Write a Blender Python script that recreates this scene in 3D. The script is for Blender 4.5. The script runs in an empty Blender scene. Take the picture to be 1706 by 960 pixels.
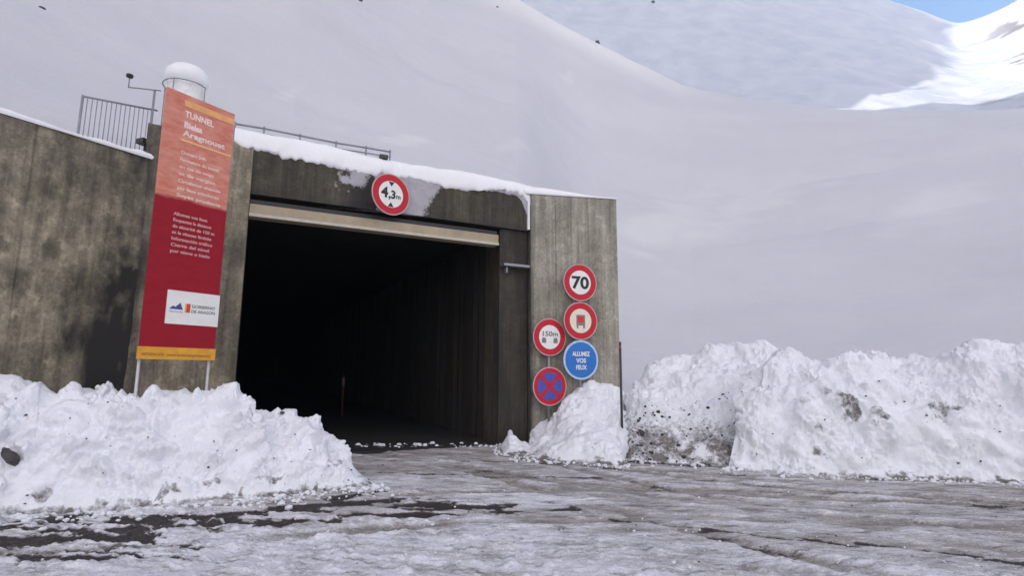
import bpy, math, random
import numpy as np
from mathutils import Vector, Matrix
random.seed(4); rng = np.random.RandomState(7)
S = bpy.context.scene
COL = S.collection
rad = math.radians

# ------------------------------------------------------------ camera
F = 920.0; PITCH = math.atan(140/920.0); EYE = 1.65; ROLL = rad(0.35)
cam = bpy.data.cameras.new('camera'); camo = bpy.data.objects.new('camera', cam); COL.objects.link(camo)
camR = Matrix.Rotation(math.pi/2+PITCH, 4, 'X') @ Matrix.Rotation(ROLL, 4, 'Z')
camo.matrix_world = Matrix.Translation((0, 0, EYE)) @ camR
cam.sensor_width = 36; cam.lens = F/1706*36; cam.clip_end = 20000; cam.clip_start = .05
S.camera = camo
R3 = np.array(camR.to_3x3())

def ray(px, py):                       # surveying: direction of a sight line
    d = R3 @ np.array([(px-853)/F, -(py-480)/F, -1.0]); return d
def G(px, py, z=0.0):                  # point of the ground
    d = ray(px, py); t = (z-EYE)/d[2]; return np.array([d[0]*t, d[1]*t, z])
def D(px, py, Y):                      # point at a distance Y
    d = ray(px, py); t = Y/d[1]; return np.array([d[0]*t, Y, EYE+d[2]*t])
def PL(px, py, p, n):                  # point on a vertical plane
    d = ray(px, py); n = np.array([n[0], n[1], 0.0]); o = np.array([0, 0, EYE])
    t = n.dot(np.array([p[0], p[1], 0])-o)/n.dot(d); return o+d*t

# ------------------------------------------------------------ noise (vectorised)
def _h(ix, iy, iz, s):
    h = (ix.astype(np.int64)*374761393 + iy.astype(np.int64)*668265263 + iz.astype(np.int64)*1274126177 + s*362437) & 0xffffffff
    h = ((h ^ (h >> 13))*1274126177) & 0xffffffff
    h = ((h ^ (h >> 16))*2246822519) & 0xffffffff
    return ((h ^ (h >> 15)) & 0xffffff)/float(0xffffff)
def vnoise(x, y, z=0.0, s=0):          # smooth value noise, -1..1
    x, y, z = np.broadcast_arrays(np.asarray(x, float), y, z)
    fx, fy, fz = np.floor(x), np.floor(y), np.floor(z)
    u, v, w = x-fx, y-fy, z-fz
    u = u*u*u*(u*(u*6-15)+10); v = v*v*v*(v*(v*6-15)+10); w = w*w*w*(w*(w*6-15)+10)
    r = 0
    for i in (0, 1):
        for j in (0, 1):
            for k in (0, 1):
                r = r + _h(fx+i, fy+j, fz+k, s)*(u if i else 1-u)*(v if j else 1-v)*(w if k else 1-w)
    return r*2-1
def fbm(x, y, z=0.0, o=5, s=0, g=.5, l=2.03):
    r, a, t = 0, 1.0, 0
    for i in range(o):
        r = r+a*vnoise(np.asarray(x)*l**i+i*17.3, np.asarray(y)*l**i-i*9.1, np.asarray(z)*l**i+i*3.7, s+i); t += a; a *= g
    return r/t*1.6
def worley(x, y, z=0.0, s=0):          # distance to nearest feature point
    x, y, z = np.broadcast_arrays(np.asarray(x, float), y, z)
    fx, fy, fz = np.floor(x), np.floor(y), np.floor(z); best = np.full(x.shape, 9.0)
    for i in (-1, 0, 1):
        for j in (-1, 0, 1):
            for k in (-1, 0, 1):
                cx, cy, cz = fx+i, fy+j, fz+k
                d = (cx+_h(cx, cy, cz, s)-x)**2+(cy+_h(cx, cy, cz, s+5)-y)**2+(cz+_h(cx, cy, cz, s+9)-z)**2
                best = np.minimum(best, d)
    return np.sqrt(best)
def sst(a, b, x):
    t = np.clip((x-a)/(b-a), 0, 1); return t*t*(3-2*t)

# ------------------------------------------------------------ object helpers
def tag(o, label=None, cat=None, group=None, kind=None):
    for k, v in (('label', label), ('category', cat), ('group', group), ('kind', kind)):
        if v: o[k] = v
    return o
def empty(name, loc=(0, 0, 0), rz=0):
    o = bpy.data.objects.new(name, None); COL.objects.link(o); o.location = loc; o.rotation_euler = (0, 0, rz)
    o.empty_display_size = .2; return o
def mesh_obj(name, verts, faces, mat, parent=None, smooth=False, attrs=None):
    me = bpy.data.meshes.new(name); me.from_pydata([tuple(map(float, v)) for v in verts], [], [tuple(int(i) for i in f) for f in faces])
    me.materials.append(mat)
    if smooth: me.polygons.foreach_set('use_smooth', [True]*len(me.polygons))
    if attrs:
        for k, v in attrs.items():
            a = me.attributes.new(k, 'FLOAT', 'POINT'); a.data.foreach_set('value', np.asarray(v, dtype=np.float32).ravel())
    me.validate(); me.update()
    o = bpy.data.objects.new(name, me); COL.objects.link(o)
    if parent: o.parent = parent
    return o
def grid_faces(nu, nv, off=0):
    i, j = np.meshgrid(np.arange(nu-1), np.arange(nv-1), indexing='ij')
    a = i*nv+j; return (np.stack([a, a+nv, a+nv+1, a+1], -1).reshape(-1, 4)+off)
def grid_obj(name, P, mat, parent=None, attrs=None, smooth=True):     # P: (nu,nv,3)
    nu, nv = P.shape[:2]
    me = bpy.data.meshes.new(name); f = grid_faces(nu, nv)
    me.vertices.add(nu*nv); me.vertices.foreach_set('co', P.reshape(-1).astype(np.float32))
    me.loops.add(f.size); me.loops.foreach_set('vertex_index', f.reshape(-1).astype(np.int32))
    me.polygons.add(len(f)); me.polygons.foreach_set('loop_start', (np.arange(len(f))*4).astype(np.int32))
    me.polygons.foreach_set('use_smooth', [smooth]*len(f)); me.materials.append(mat)
    me.update(calc_edges=True); me.validate()
    if attrs:
        for k, v in attrs.items():
            a = me.attributes.new(k, 'FLOAT', 'POINT'); a.data.foreach_set('value', np.asarray(v, dtype=np.float32).ravel())
    o = bpy.data.objects.new(name, me); COL.objects.link(o)
    if parent: o.parent = parent
    return o
class MB:
    def __init__(s): s.v = []; s.f = []
    def box(s, c, h, rz=0, rx=0):
        M = Matrix.Translation(c) @ Matrix.Rotation(rz, 4, 'Z') @ Matrix.Rotation(rx, 4, 'X'); b = len(s.v)
        for dz in (-1, 1):
            for dx, dy in ((-1, -1), (1, -1), (1, 1), (-1, 1)): s.v.append(M @ Vector((dx*h[0], dy*h[1], dz*h[2])))
        s.f += [tuple(b+i for i in q) for q in ((3, 2, 1, 0), (4, 5, 6, 7), (0, 1, 5, 4), (1, 2, 6, 5), (2, 3, 7, 6), (3, 0, 4, 7))]; return s
    def tube(s, a, b_, r, n=10, r2=None):
        a, b_ = Vector(a), Vector(b_); r2 = r if r2 is None else r2
        q = (b_-a).to_track_quat('Z', 'Y'); b = len(s.v)
        for p, rr in ((a, r), (b_, r2)):
            for i in range(n): s.v.append(p+q @ Vector((rr*math.cos(2*math.pi*i/n), rr*math.sin(2*math.pi*i/n), 0)))
        for i in range(n): s.f.append((b+i, b+(i+1) % n, b+n+(i+1) % n, b+n+i))
        s.f += [tuple(b+i for i in range(n))[::-1], tuple(b+n+i for i in range(n))]; return s
    def lathe(s, prof, n=24, c=(0, 0, 0)):
        b = len(s.v); m = len(prof)
        for i in range(n):
            a = 2*math.pi*i/n
            for r, z in prof: s.v.append(Vector((c[0]+r*math.cos(a), c[1]+r*math.sin(a), c[2]+z)))
        for i in range(n):
            for j in range(m-1): s.f.append((b+i*m+j, b+((i+1) % n)*m+j, b+((i+1) % n)*m+j+1, b+i*m+j+1))
        return s
    def prism(s, pts, y0, y1):         # outline in xz, extruded in y
        b = len(s.v); n = len(pts)
        s.v += [Vector((x, y0, z)) for x, z in pts]+[Vector((x, y1, z)) for x, z in pts]
        s.f += [tuple(range(b, b+n)), tuple(range(b+2*n-1, b+n-1, -1))]
        for i in range(n): s.f.append((b+i, b+n+i, b+n+(i+1) % n, b+(i+1) % n))
        return s
    def ring(s, r0, r1, y0, y1, n=64):
        b = len(s.v)
        for i in range(n):
            a = 2*math.pi*i/n; c, d = math.cos(a), math.sin(a)
            s.v += [Vector((r0*c, y0, r0*d)), Vector((r1*c, y0, r1*d)), Vector((r1*c, y1, r1*d)), Vector((r0*c, y1, r0*d))]
        for i in range(n):
            p, q = b+4*i, b+4*((i+1) % n)
            for k in range(4): s.f.append((p+k, p+(k+1) % 4, q+(k+1) % 4, q+k))
        return s
    def build(s, name, mat, parent=None, smooth=False, bevel=0):
        o = mesh_obj(name, s.v, s.f, mat, parent, smooth)
        if bevel:
            m = o.modifiers.new('bevel', 'BEVEL'); m.width = bevel; m.segments = 2; m.limit_method = 'ANGLE'
        return o

# ------------------------------------------------------------ materials
def newmat(name):
    m = bpy.data.materials.new(name); m.use_nodes = True; nt = m.node_tree
    b = nt.nodes['Principled BSDF']; return m, nt, b
def nd(nt, t, **kw):
    n = nt.nodes.new(t)
    for k, v in kw.items():
        if k in n.inputs: n.inputs[k].default_value = v
        else: setattr(n, k, v)
    return n
def ramp(nt, fac, stops):
    r = nt.nodes.new('ShaderNodeValToRGB'); nt.links.new(fac, r.inputs[0]); e = r.color_ramp.elements
    while len(e) < len(stops): e.new(.5)
    for el, (p, c) in zip(e, stops): el.position = p; el.color = (c, c, c, 1) if isinstance(c, (int, float)) else (*c, 1)
    return r.outputs[0]
def mixc(nt, fac, a, b, mode='MIX'):
    m = nt.nodes.new('ShaderNodeMix'); m.data_type = 'RGBA'; m.blend_type = mode
    for v, s in ((fac, m.inputs[0]), (a, m.inputs[6]), (b, m.inputs[7])):
        if isinstance(v, bpy.types.NodeSocket): nt.links.new(v, s)
        elif isinstance(v, (int, float)): s.default_value = v
        else: s.default_value = (*v, 1)
    return m.outputs[2]
def noise(nt, scale, detail=6, rough=.6, sc=(1, 1, 1), coord='Object', dist=0):
    t = nt.nodes.new('ShaderNodeTexCoord'); mp = nt.nodes.new('ShaderNodeMapping'); mp.inputs['Scale'].default_value = sc
    nt.links.new(t.outputs[coord], mp.inputs[0]); n = nt.nodes.new('ShaderNodeTexNoise')
    n.inputs['Scale'].default_value = scale; n.inputs['Detail'].default_value = detail; n.inputs['Roughness'].default_value = rough
    n.inputs['Distortion'].default_value = dist
    nt.links.new(mp.outputs[0], n.inputs['Vector']); return n.outputs['Fac']
def attr(nt, name):
    a = nt.nodes.new('ShaderNodeAttribute'); a.attribute_name = name; return a.outputs['Fac']
def bump(nt, b, h, strength, dist):
    n = nt.nodes.new('ShaderNodeBump'); n.inputs['Strength'].default_value = strength; n.inputs['Distance'].default_value = dist
    nt.links.new(h, n.inputs['Height']); nt.links.new(n.outputs[0], b.inputs['Normal'])
def plain(name, c, rough=.5, metal=0, var=.12, scale=9):
    m, nt, b = newmat(name)
    n = noise(nt, scale, 5)
    nt.links.new(mixc(nt, ramp(nt, n, [(.3, 0), (.7, 1)]), tuple(x*(1-var) for x in c), tuple(min(1, x*(1+var)) for x in c)), b.inputs['Base Color'])
    b.inputs['Roughness'].default_value = rough; b.inputs['Metallic'].default_value = metal; return m

SNOW = (.80, .805, .83)
def snow_mat(name, bscale, bdist, dirt=True, base=SNOW, bs=.5):
    m, nt, b = newmat(name)
    n1 = noise(nt, bscale, 8, .65); n2 = noise(nt, bscale*.13, 5, .55)
    c = mixc(nt, ramp(nt, n2, [(.35, 0), (.65, 1)]), tuple(x*.93 for x in base), base)
    if dirt:
        n3 = noise(nt, bscale*.8, 4, .7)
        d = attr(nt, 'dirt')
        mul = nt.nodes.new('ShaderNodeMath'); mul.operation = 'MULTIPLY_ADD'
        nt.links.new(d, mul.inputs[0]); mul.inputs[1].default_value = 1.0
        sub = nt.nodes.new('ShaderNodeMath'); sub.operation = 'MULTIPLY_ADD'; nt.links.new(n3, sub.inputs[0]); sub.inputs[1].default_value = 1.2; sub.inputs[2].default_value = -.62
        nt.links.new(sub.outputs[0], mul.inputs[2])
        f = ramp(nt, mul.outputs[0], [(.25, 0), (.62, 1)])
        fb = nt.nodes.new('ShaderNodeMath'); fb.operation = 'MULTIPLY'; nt.links.new(f, fb.inputs[0])
        cl = nt.nodes.new('ShaderNodeMath'); cl.operation = 'GREATER_THAN'; nt.links.new(d, cl.inputs[0]); cl.inputs[1].default_value = .01
        nt.links.new(cl.outputs[0], fb.inputs[1])
        dc = mixc(nt, n1, (.09, .085, .085), (.30, .275, .255))
        c = mixc(nt, fb.outputs[0], c, dc)
    nt.links.new(c, b.inputs['Base Color']); b.inputs['Roughness'].default_value = .65; b.inputs['Specular IOR Level'].default_value = .25
    bump(nt, b, n1, bs, bdist)
    return m
M_snow = snow_mat('ploughed snow', 16, .05, base=(.86, .875, .905), bs=.6)
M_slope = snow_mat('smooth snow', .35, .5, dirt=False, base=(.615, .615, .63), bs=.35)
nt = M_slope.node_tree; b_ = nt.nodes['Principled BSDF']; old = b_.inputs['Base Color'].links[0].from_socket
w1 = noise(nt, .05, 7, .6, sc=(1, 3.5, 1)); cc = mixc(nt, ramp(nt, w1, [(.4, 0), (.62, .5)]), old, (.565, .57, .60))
nt.links.new(mixc(nt, attr(nt, 'lit_patch'), cc, (.80, .79, .78)), b_.inputs['Base Color'])  # lit patches put into the slope colour
M_cap = snow_mat('soft snow', 5, .03, dirt=False, base=(.90, .90, .90), bs=.3)

def concrete(name, a, b_, dark, lines=0.0, frost=True):
    m, nt, b = newmat(name)
    n1 = noise(nt, 1.3, 8, .65); n2 = noise(nt, 2.2, 7, .6, sc=(3, 3, .22)); n3 = noise(nt, 22, 6, .7)
    c = mixc(nt, ramp(nt, n1, [(.32, 0), (.68, 1)]), a, b_)
    c = mixc(nt, ramp(nt, n2, [(.42, 0), (.70, .75)]), c, dark)
    n5 = noise(nt, 5, 6, .7); c = mixc(nt, ramp(nt, n5, [(.5, 0), (.75, .6)]), c, tuple(x*1.5 for x in b_))
    n6 = noise(nt, 3.5, 8, .72, sc=(1, 1, .8)); n9 = noise(nt, .9, 6, .6, sc=(1, 1, .7))
    c = mixc(nt, .8 if lines < 0 else .3, c, ramp(nt, n9, [(.35, .22), (.65, .72)]), 'OVERLAY')
    c = mixc(nt, .75 if lines < 0 else .4, c, ramp(nt, n6, [(.3, .25), (.7, .76)]), 'OVERLAY')
    n8 = noise(nt, 6, 6, .65, sc=(3, 3, .10)); c = mixc(nt, .35 if lines < 0 else .6, c, ramp(nt, n8, [(.3, .3), (.7, .7)]), 'OVERLAY')
    c = mixc(nt, .6, c, ramp(nt, n3, [(.25, .26), (.75, .78)]), 'OVERLAY')
    t = nt.nodes.new('ShaderNodeTexCoord')
    if lines > 0:                           # board-marked formwork
        w = nt.nodes.new('ShaderNodeTexWave'); w.inputs['Scale'].default_value = lines; w.inputs['Distortion'].default_value = .25
        w.inputs['Detail'].default_value = 2; w.bands_direction = 'X'
        nt.links.new(t.outputs['Object'], w.inputs['Vector'])
        c = mixc(nt, ramp(nt, w.outputs['Fac'], [(.0, .55), (.12, 0)]), c, dark)
    c = mixc(nt, attr(nt, 'stain'), c, (.022, .02, .017))
    if frost:
        fa = nt.nodes.new('ShaderNodeMath'); fa.operation = 'MULTIPLY_ADD'; nt.links.new(noise(nt, 14, 8, .75), fa.inputs[0]); fa.inputs[1].default_value = 1.1
        fs = nt.nodes.new('ShaderNodeMath'); fs.operation = 'SUBTRACT'; nt.links.new(attr(nt, 'frost'), fs.inputs[0]); fs.inputs[1].default_value = .55; nt.links.new(fs.outputs[0], fa.inputs[2])
        c = mixc(nt, ramp(nt, fa.outputs[0], [(.28, 0), (.55, .92)]), c, mixc(nt, n5, (.30, .29, .30), (.56, .55, .58)))
    nt.links.new(c, b.inputs['Base Color']); b.inputs['Roughness'].default_value = .8
    bump(nt, b, n3, .5, .02)
    return m
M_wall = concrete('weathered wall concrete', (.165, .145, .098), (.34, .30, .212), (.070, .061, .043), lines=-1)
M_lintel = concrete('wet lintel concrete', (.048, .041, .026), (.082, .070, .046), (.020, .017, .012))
M_pillar = concrete('pillar concrete', (.28, .26, .205), (.36, .335, .275), (.175, .16, .12), lines=.0)
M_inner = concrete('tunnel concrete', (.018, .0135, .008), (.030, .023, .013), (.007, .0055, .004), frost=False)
M_red = plain('sign red', (.50, .006, .022), .6, var=.08)
M_white = plain('sign white', (.80, .79, .74), .4, var=.05)
M_cream = plain('sign cream', (.76, .70, .55), .4, var=.05)
M_blue = plain('sign blue', (.02, .16, .50), .35, var=.08)
M_black = plain('sign black', (.015, .015, .016), .5)
M_grey = plain('sign grey lettering', (.20, .20, .19), .5)
M_galv = plain('galvanised steel', (.30, .30, .31), .5, .6, scale=30)
M_dsteel = plain('dark steel', (.06, .06, .065), .55, .4, scale=30)
M_rail = plain('railing paint', (.27, .275, .30), .55, .2, scale=30)
M_rim = plain('weathered sign rim', (.55, .38, .35), .5)
M_housing = plain('beige painted steel', (.37, .30, .195), .5, 0, .15, 3)
M_orange = plain('board orange', (.78, .30, .04), .5, var=.1)
M_pinktext = plain('board pale lettering', (.66, .40, .38), .5)
M_darktext = plain('board small lettering', (.30, .14, .02), .5)
M_rock = plain('dark rock', (.06, .055, .055), .85, var=.5, scale=4)

# ------------------------------------------------------------ portal geometry (plan)
A0 = G(883, 742)[:2]
def unit(deg): return np.array([math.sin(rad(deg)), math.cos(rad(deg))])
fd = unit(63.3); fn = np.array([fd[1], -fd[0]])           # facade direction, outward normal
pd = unit(78.0); pn = np.array([pd[1], -pd[0]])           # right wing
wd = unit(32.5); wn = np.array([wd[1], -wd[0]])           # left retaining wall
def fac(px, py, off=0.0):
    p = A0+fn*off; return PL(px, py, p, fn)
def fu(P): return float((P[:2]-A0).dot(fd))
uL = fu(fac(404, 480)); uL0 = fu(fac(243, 400)); uJ = fu(fac(835, 550)); uR = fu(fac(880, 350))
zTop = 5.78; zLint = fac(640, 352)[2]; zPil = fac(395, 238)[2]
print('u', uL, uL0, uJ, uR, 'zLint', zLint, 'zPil', zPil, fac(411, 250)[2], fac(875, 322)[2], fac(404, 322)[2], fac(875, 383)[2], 'A0', A0)
zLint = (fac(404, 322)[2]+fac(875, 383)[2])/2; zTop = (fac(411, 250)[2]+fac(875, 322)[2])/2
def FP(u, z, off=0.0):
    q = A0+fd*u+fn*off; return np.array([q[0], q[1], z])

def slab(name, p0, p1, n, z0, z1a, z1b, th, nu, nv, mat, parent, stain=None, frost=None, rough=.006):
    """upright slab: dense front sheet from p0 to p1 and closed back; stain/frost are maps of (u,z)"""
    p0 = np.array(p0[:2]); p1 = np.array(p1[:2]); L = np.linalg.norm(p1-p0)
    s = np.linspace(0, 1, nu)[:, None]; t = np.linspace(0, 1, nv)[None, :]
    ztop = z1a+(z1b-z1a)*s; Z = z0+(ztop-z0)*t
    U = np.broadcast_to(s*L, Z.shape)
    off = fbm(U*1.5, Z*1.5, 0, 4, 3)*rough
    if frost is not None and name == 'lintel': off = off+np.clip(frost(U, Z), 0, 1)**.7*(.03+.012*fbm(U*5, Z*5, 0, 4, 4))
    off[0, :] = off[-1, :] = 0; off[:, 0] = off[:, -1] = 0
    X = p0[0]+(p1-p0)[0]*s+n[0]*off; Y = p0[1]+(p1-p0)[1]*s+n[1]*off
    V = np.stack([np.broadcast_to(X, Z.shape), np.broadcast_to(Y, Z.shape), Z], -1).reshape(-1, 3)
    f = [tuple(q) for q in grid_faces(nu, nv)]
    b = len(V); nn = np.array([n[0], n[1], 0])*th
    c = [0, (nu-1)*nv, nu*nv-1, nv-1]
    V = np.vstack([V, V[c]-nn])
    f += [(b+3, b+2, b+1, b)]
    f += [tuple([b]+[i for i in range(0, nv)]+[b+3])]                       # left end
    f += [tuple([b+2]+[(nu-1)*nv+i for i in range(nv-1, -1, -1)]+[b+1])]
    f += [tuple([b+3]+[i*nv+nv-1 for i in range(nu)]+[b+2])]
    f += [tuple([b+1]+[i*nv for i in range(nu-1, -1, -1)]+[b])]
    st = np.zeros(len(V)); fr = np.zeros(len(V))
    if stain is not None: st[:b] = np.clip(stain(U, Z), 0, 1).ravel()
    if frost is not None: fr[:b] = np.clip(frost(U, Z), 0, 1).ravel()
    return mesh_obj(name, V, f, mat, parent, False, {'stain': st, 'frost': fr})

portal = tag(empty('tunnel_portal', (0, 0, 0)), 'dark concrete road tunnel portal with open black mouth under a snow covered roof', 'tunnel')
# lintel ------------------------------------------------------
def lint_frost(U, Z):
    # U from uL rightwards
    g = 0
    n = fbm(U*3, Z*2, 0, 5, 11)*.22+fbm(U*11, Z*7, 0, 4, 15)*.14
    u1 = fu(fac(570, 300))-uL; u2 = fu(fac(712, 370))-uL; uA = fu(fac(730, 330))-uL; uE = uR-uL
    t = np.clip((Z-zLint)/(zTop-zLint), 0, 1)
    ue = u2+(fu(fac(748, 320))-fu(fac(712, 370)))*t**1.7-.03
    body = sst(u1+.55, u1+1.0, U+n)*sst(.22, -.22, U-ue+n*.45)
    left = sst(u1-.35, u1+.25, U+n)*sst(u1+.65, u1+.45, U+n*.5)*sst(.35, .85, t+n*1.2)*.7
    body = body*(.62+.3*t+n*.6)
    uS = fu(fac(850, 320))-uL; r = np.clip((U-uS)/(uE-uS), 0, 1)
    arch = .93-.75*r**3.5
    top = sst(-.04, .06, t-arch+n*.10)*(U > ue)
    return np.maximum(np.maximum(body, left), top*.95)
def lint_stain(U, Z):
    u1 = fu(fac(600, 320))-uL
    s = sst(.35, .8, fbm(U*1.3, Z*.5, 0, 5, 21)*.5+.45)*.45
    s = s+np.exp(-((U-u1-.1)/.35)**2)*.9
    return s+sst(zLint+.2, zLint, Z)*.4
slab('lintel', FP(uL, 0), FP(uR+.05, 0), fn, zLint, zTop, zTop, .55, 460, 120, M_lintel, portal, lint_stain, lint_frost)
# left pillar
def pil_stain_edge(U, Z):
    return sst(.45, .9, fbm(U*2, Z*.6, 0, 5, 31)*.5+.45)*.5+sst(.5, .0, U)*.55  # random stains, and darker towards the left edge
slab('pillar', FP(uL0-.15, 0, .04), FP(uL, 0, .04), fn, -.1, zPil+.08, zPil, .7, 60, 140, M_wall, portal, pil_stain_edge)
# right jamb
def jamb_stain(U, Z): return .35+sst(.2, .8, fbm(U*4, Z*.5, 0, 5, 41)*.5+.45)*.5
slab('jamb', FP(uJ, 0, -.12), FP(uR+.05, 0, -.12), fn, -.1, zLint-.003, zLint-.003, .8, 30, 120, M_lintel, portal, jamb_stain)
# right wing pillar
B1 = PL(1029, 560, A0, pn)
wt0 = PL(886, 325, A0, pn)[2]; wt1 = PL(1027, 334, A0, pn)[2]
print('wing', wt0, wt1, B1)
def wing_stain(U, Z):
    s = sst(.5, .95, fbm(U*2.5, Z*.35, 0, 5, 51)*.5+.45)*.35
    for c in (.62, 1.02, 1.45): s = s+np.exp(-((U-c+fbm(Z*1.5, Z*0, 0, 3, 8)*.01)/.012)**2)*.45
    s = s+sst(.13, .0, U)*.5+sst(2.2, .9, Z+fbm(U*2, Z*2, 0, 3, 6)*.4)*.35*sst(.9, .2, U)
    return s
wing = slab('pillar', np.array([*(A0+pn*.10+pd*-.01)]), np.array([*(B1[:2]+pn*.10)]), pn, -.1, wt0, wt1, .75, 90, 180, M_pillar, portal, wing_stain)
wing['label'] = 'pale concrete right pillar'
# pale ice filled joint between lintel and wing
MB().box(FP(uR-.01, (zTop+zLint)/2+.02, .03), (.028, .03, (zTop-zLint)/2), math.atan2(fd[1], fd[0])).build('ice_strip', M_cap, portal)
# tunnel tube
TL = 70.0; back = -fn
def ribbed(name, u, side, z0, z1, L):
    k = np.linspace(0, L, 360); off = np.where((k*2.2) % 1 < .18, .05, 0.0)*side
    off = off+fbm(k*.4, k*0, 0, 3, 2)*.02
    zz = np.linspace(z0, z1, 14)
    base = A0+fd*u
    P = np.zeros((len(k), 14, 3))
    q = base[None]+(back[None]*(k[:, None]+.12))+fd[None]*off[:, None]
    P[..., 0] = q[:, 0:1]; P[..., 1] = q[:, 1:2]; P[..., 2] = zz[None]
    return grid_obj(name, P, M_inner, portal, {'stain': sst(.3, .9, fbm(P[..., 1]*2, P[..., 2]*.4, 0, 4, 12)*.5+.5)*.8, 'frost': np.zeros((len(k), 14))}, smooth=False)
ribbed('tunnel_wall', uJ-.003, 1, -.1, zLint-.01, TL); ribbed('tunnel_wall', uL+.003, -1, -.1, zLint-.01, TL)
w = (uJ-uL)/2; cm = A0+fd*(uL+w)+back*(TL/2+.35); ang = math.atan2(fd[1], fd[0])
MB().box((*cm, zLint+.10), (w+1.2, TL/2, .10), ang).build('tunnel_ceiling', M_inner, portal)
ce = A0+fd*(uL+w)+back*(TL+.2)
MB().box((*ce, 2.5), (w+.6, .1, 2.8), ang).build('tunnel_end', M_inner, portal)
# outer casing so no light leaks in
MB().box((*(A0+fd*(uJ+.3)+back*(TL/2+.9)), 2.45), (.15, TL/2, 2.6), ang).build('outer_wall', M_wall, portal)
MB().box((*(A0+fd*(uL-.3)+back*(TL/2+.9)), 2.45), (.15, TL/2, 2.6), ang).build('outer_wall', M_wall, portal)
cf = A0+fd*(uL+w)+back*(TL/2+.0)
MB().box((*cf, -.012), (w+.1, TL/2-.2, .06), ang).build('tunnel_floor', plain('shaded tunnel floor', (.016, .015, .014), .8), portal)  # near-black base colour stands in for the dark inside the tunnel
# roller door housing
zh0, zh1 = [(fac(404, a)[2]+fac(828, b)[2])/2 for a, b in ((361, 410), (340, 392))]
hb = A0+fd*((uL+fu(fac(829, 400)))/2)-fn*.05
hw = (fu(fac(829, 400))-uL)/2-.01
dh = empty('door_housing', (*hb, (zh0+zh1)/2), ang); dh.parent = portal
mb = MB().box((0, 0, 0), (hw, .13, (zh1-zh0)/2)); h_ = mb.build('cover_plate', M_housing, dh, bevel=.012)
MB().box((0, -.142, -(zh1-zh0)/2+.03), (hw, .012, .028)).build('edge_strip', plain('pale edge steel', (.50, .46, .38), .4), dh)
MB().box((0, .02, (zh1-zh0)/2+.06), (hw, .05, .05)).build('gap_shade', M_black, dh)  # black bar stands in for the shaded gap above the housing
# bracket on jamb
bz = fac(855, 443)[2]
MB().box(FP((uJ+uR)/2, bz, .0), ((uR-uJ)/2-.01, .11, .028), ang).build('bracket', M_galv, portal)
MB().box(FP((uJ+uR)/2-.22, bz-.09, -.05), (.02, .06, .09), ang).build('bracket', M_galv, portal)

# left retaining wall ------------------------------------------
W1 = fac(246, 400)[:2]-fn*.02
wa = PL(245, 263, W1, wn)[2]; wb = PL(0, 188, W1, wn); 
Lfar = 6.0
zfar = wa+(wb[2]-wa)*Lfar/np.linalg.norm(wb[:2]-W1)
print('wall', W1, wa, wb, zfar)
def wall_stain_edge(U, Z):
    k = Lfar-U                           # distance from the pillar corner
    n = fbm(U*2.2, Z*1.4, 0, 6, 61)
    s = sst(1.15, .35, k+n*.5)*sst(4.2, 2.4, Z+n*1.0)*np.clip(.85+fbm(U*5, Z*1.2, 0, 5, 66)*.5, 0, 1)
    s = s+sst(.22, .0, k)*.6  # darker strip along the pillar corner
    for c_ in (1.72, 3.4): s = s+np.exp(-((k-c_)/.012)**2)*.4
    s = s+sst(.55, .95, fbm(U*3, Z*2.0, 0, 6, 71)*.5+.45)*.55+sst(.4, .9, fbm(U*1.2, Z*.4, 0, 5, 72)*.5+.4)*.35
    return s
def wall_frost(U, Z): return sst(.6, 1.0, fbm(U*6, Z*4, 0, 6, 81)*.5+.42)*.16
rw = slab('retaining_wall', W1-wd*Lfar, W1, wn, -.1, zfar, wa, .4, 300, 220, M_wall, None, wall_stain_edge, wall_frost, .015)
tag(rw, 'long stained concrete retaining wall running into the left tunnel pillar', 'wall')

# ------------------------------------------------------------ terrain
def prof(pts):
    az, te = [], []
    for px, py in pts:
        d = ray(px, py); az.append(math.atan2(d[0], d[1])); te.append(d[2]/math.hypot(d[0], d[1]))
    return np.array(az), np.array(te)
azH, tH = prof([(860, -4), (940, 44), (1000, 74), (1060, 106), (1140, 146), (1250, 168), (1400, 184), (1550, 186), (1706, 182), (1900, 175)])
azH = np.concatenate([[-1.35, -.8, -.4, -.1], azH, [.95, 1.3]]); tH = np.concatenate([[.95, .98, .92, .78], tH, [tH[-1], .3]])
azM, tM = prof([(860, -160), (1100, -130), (1300, -70), (1400, -35), (1480, -2), (1540, 17), (1575, 30), (1592, 36), (1610, 34), (1645, 22), (1680, 6), (1720, -16), (1900, -80)])
azM = np.concatenate([[-.6], azM, [1.2]]); tM = np.concatenate([[tM[0]], tM, [tM[-1]*.9]])
RH = 150.0; RM = 640.0
def hill_start(az):
    """distance and height where the slope begins, just behind the walls"""
    r0 = np.empty_like(az); z0 = np.empty_like(az)
    for i, a in enumerate(az):
        d = np.array([math.sin(a), math.cos(a)])
        tw = wn.dot(W1)/wn.dot(d) if abs(wn.dot(d)) > 1e-3 else 99
        tf = fn.dot(A0)/fn.dot(d)
        hitw = d*tw if tw > 0 else None
        if tw > 0 and (W1-hitw).dot(wd) > 0 and (W1-hitw).dot(wd) < 30 and a < -.3: r0[i] = tw+.5
        else: r0[i] = max(tf, 1)+.5
    r0 = r0*(1-sst(-.12, .02, az))+13.4*sst(-.12, .02, az)*(az > -.2)+r0*sst(-.12, .02, az)*(az <= -.2)
    return r0
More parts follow.
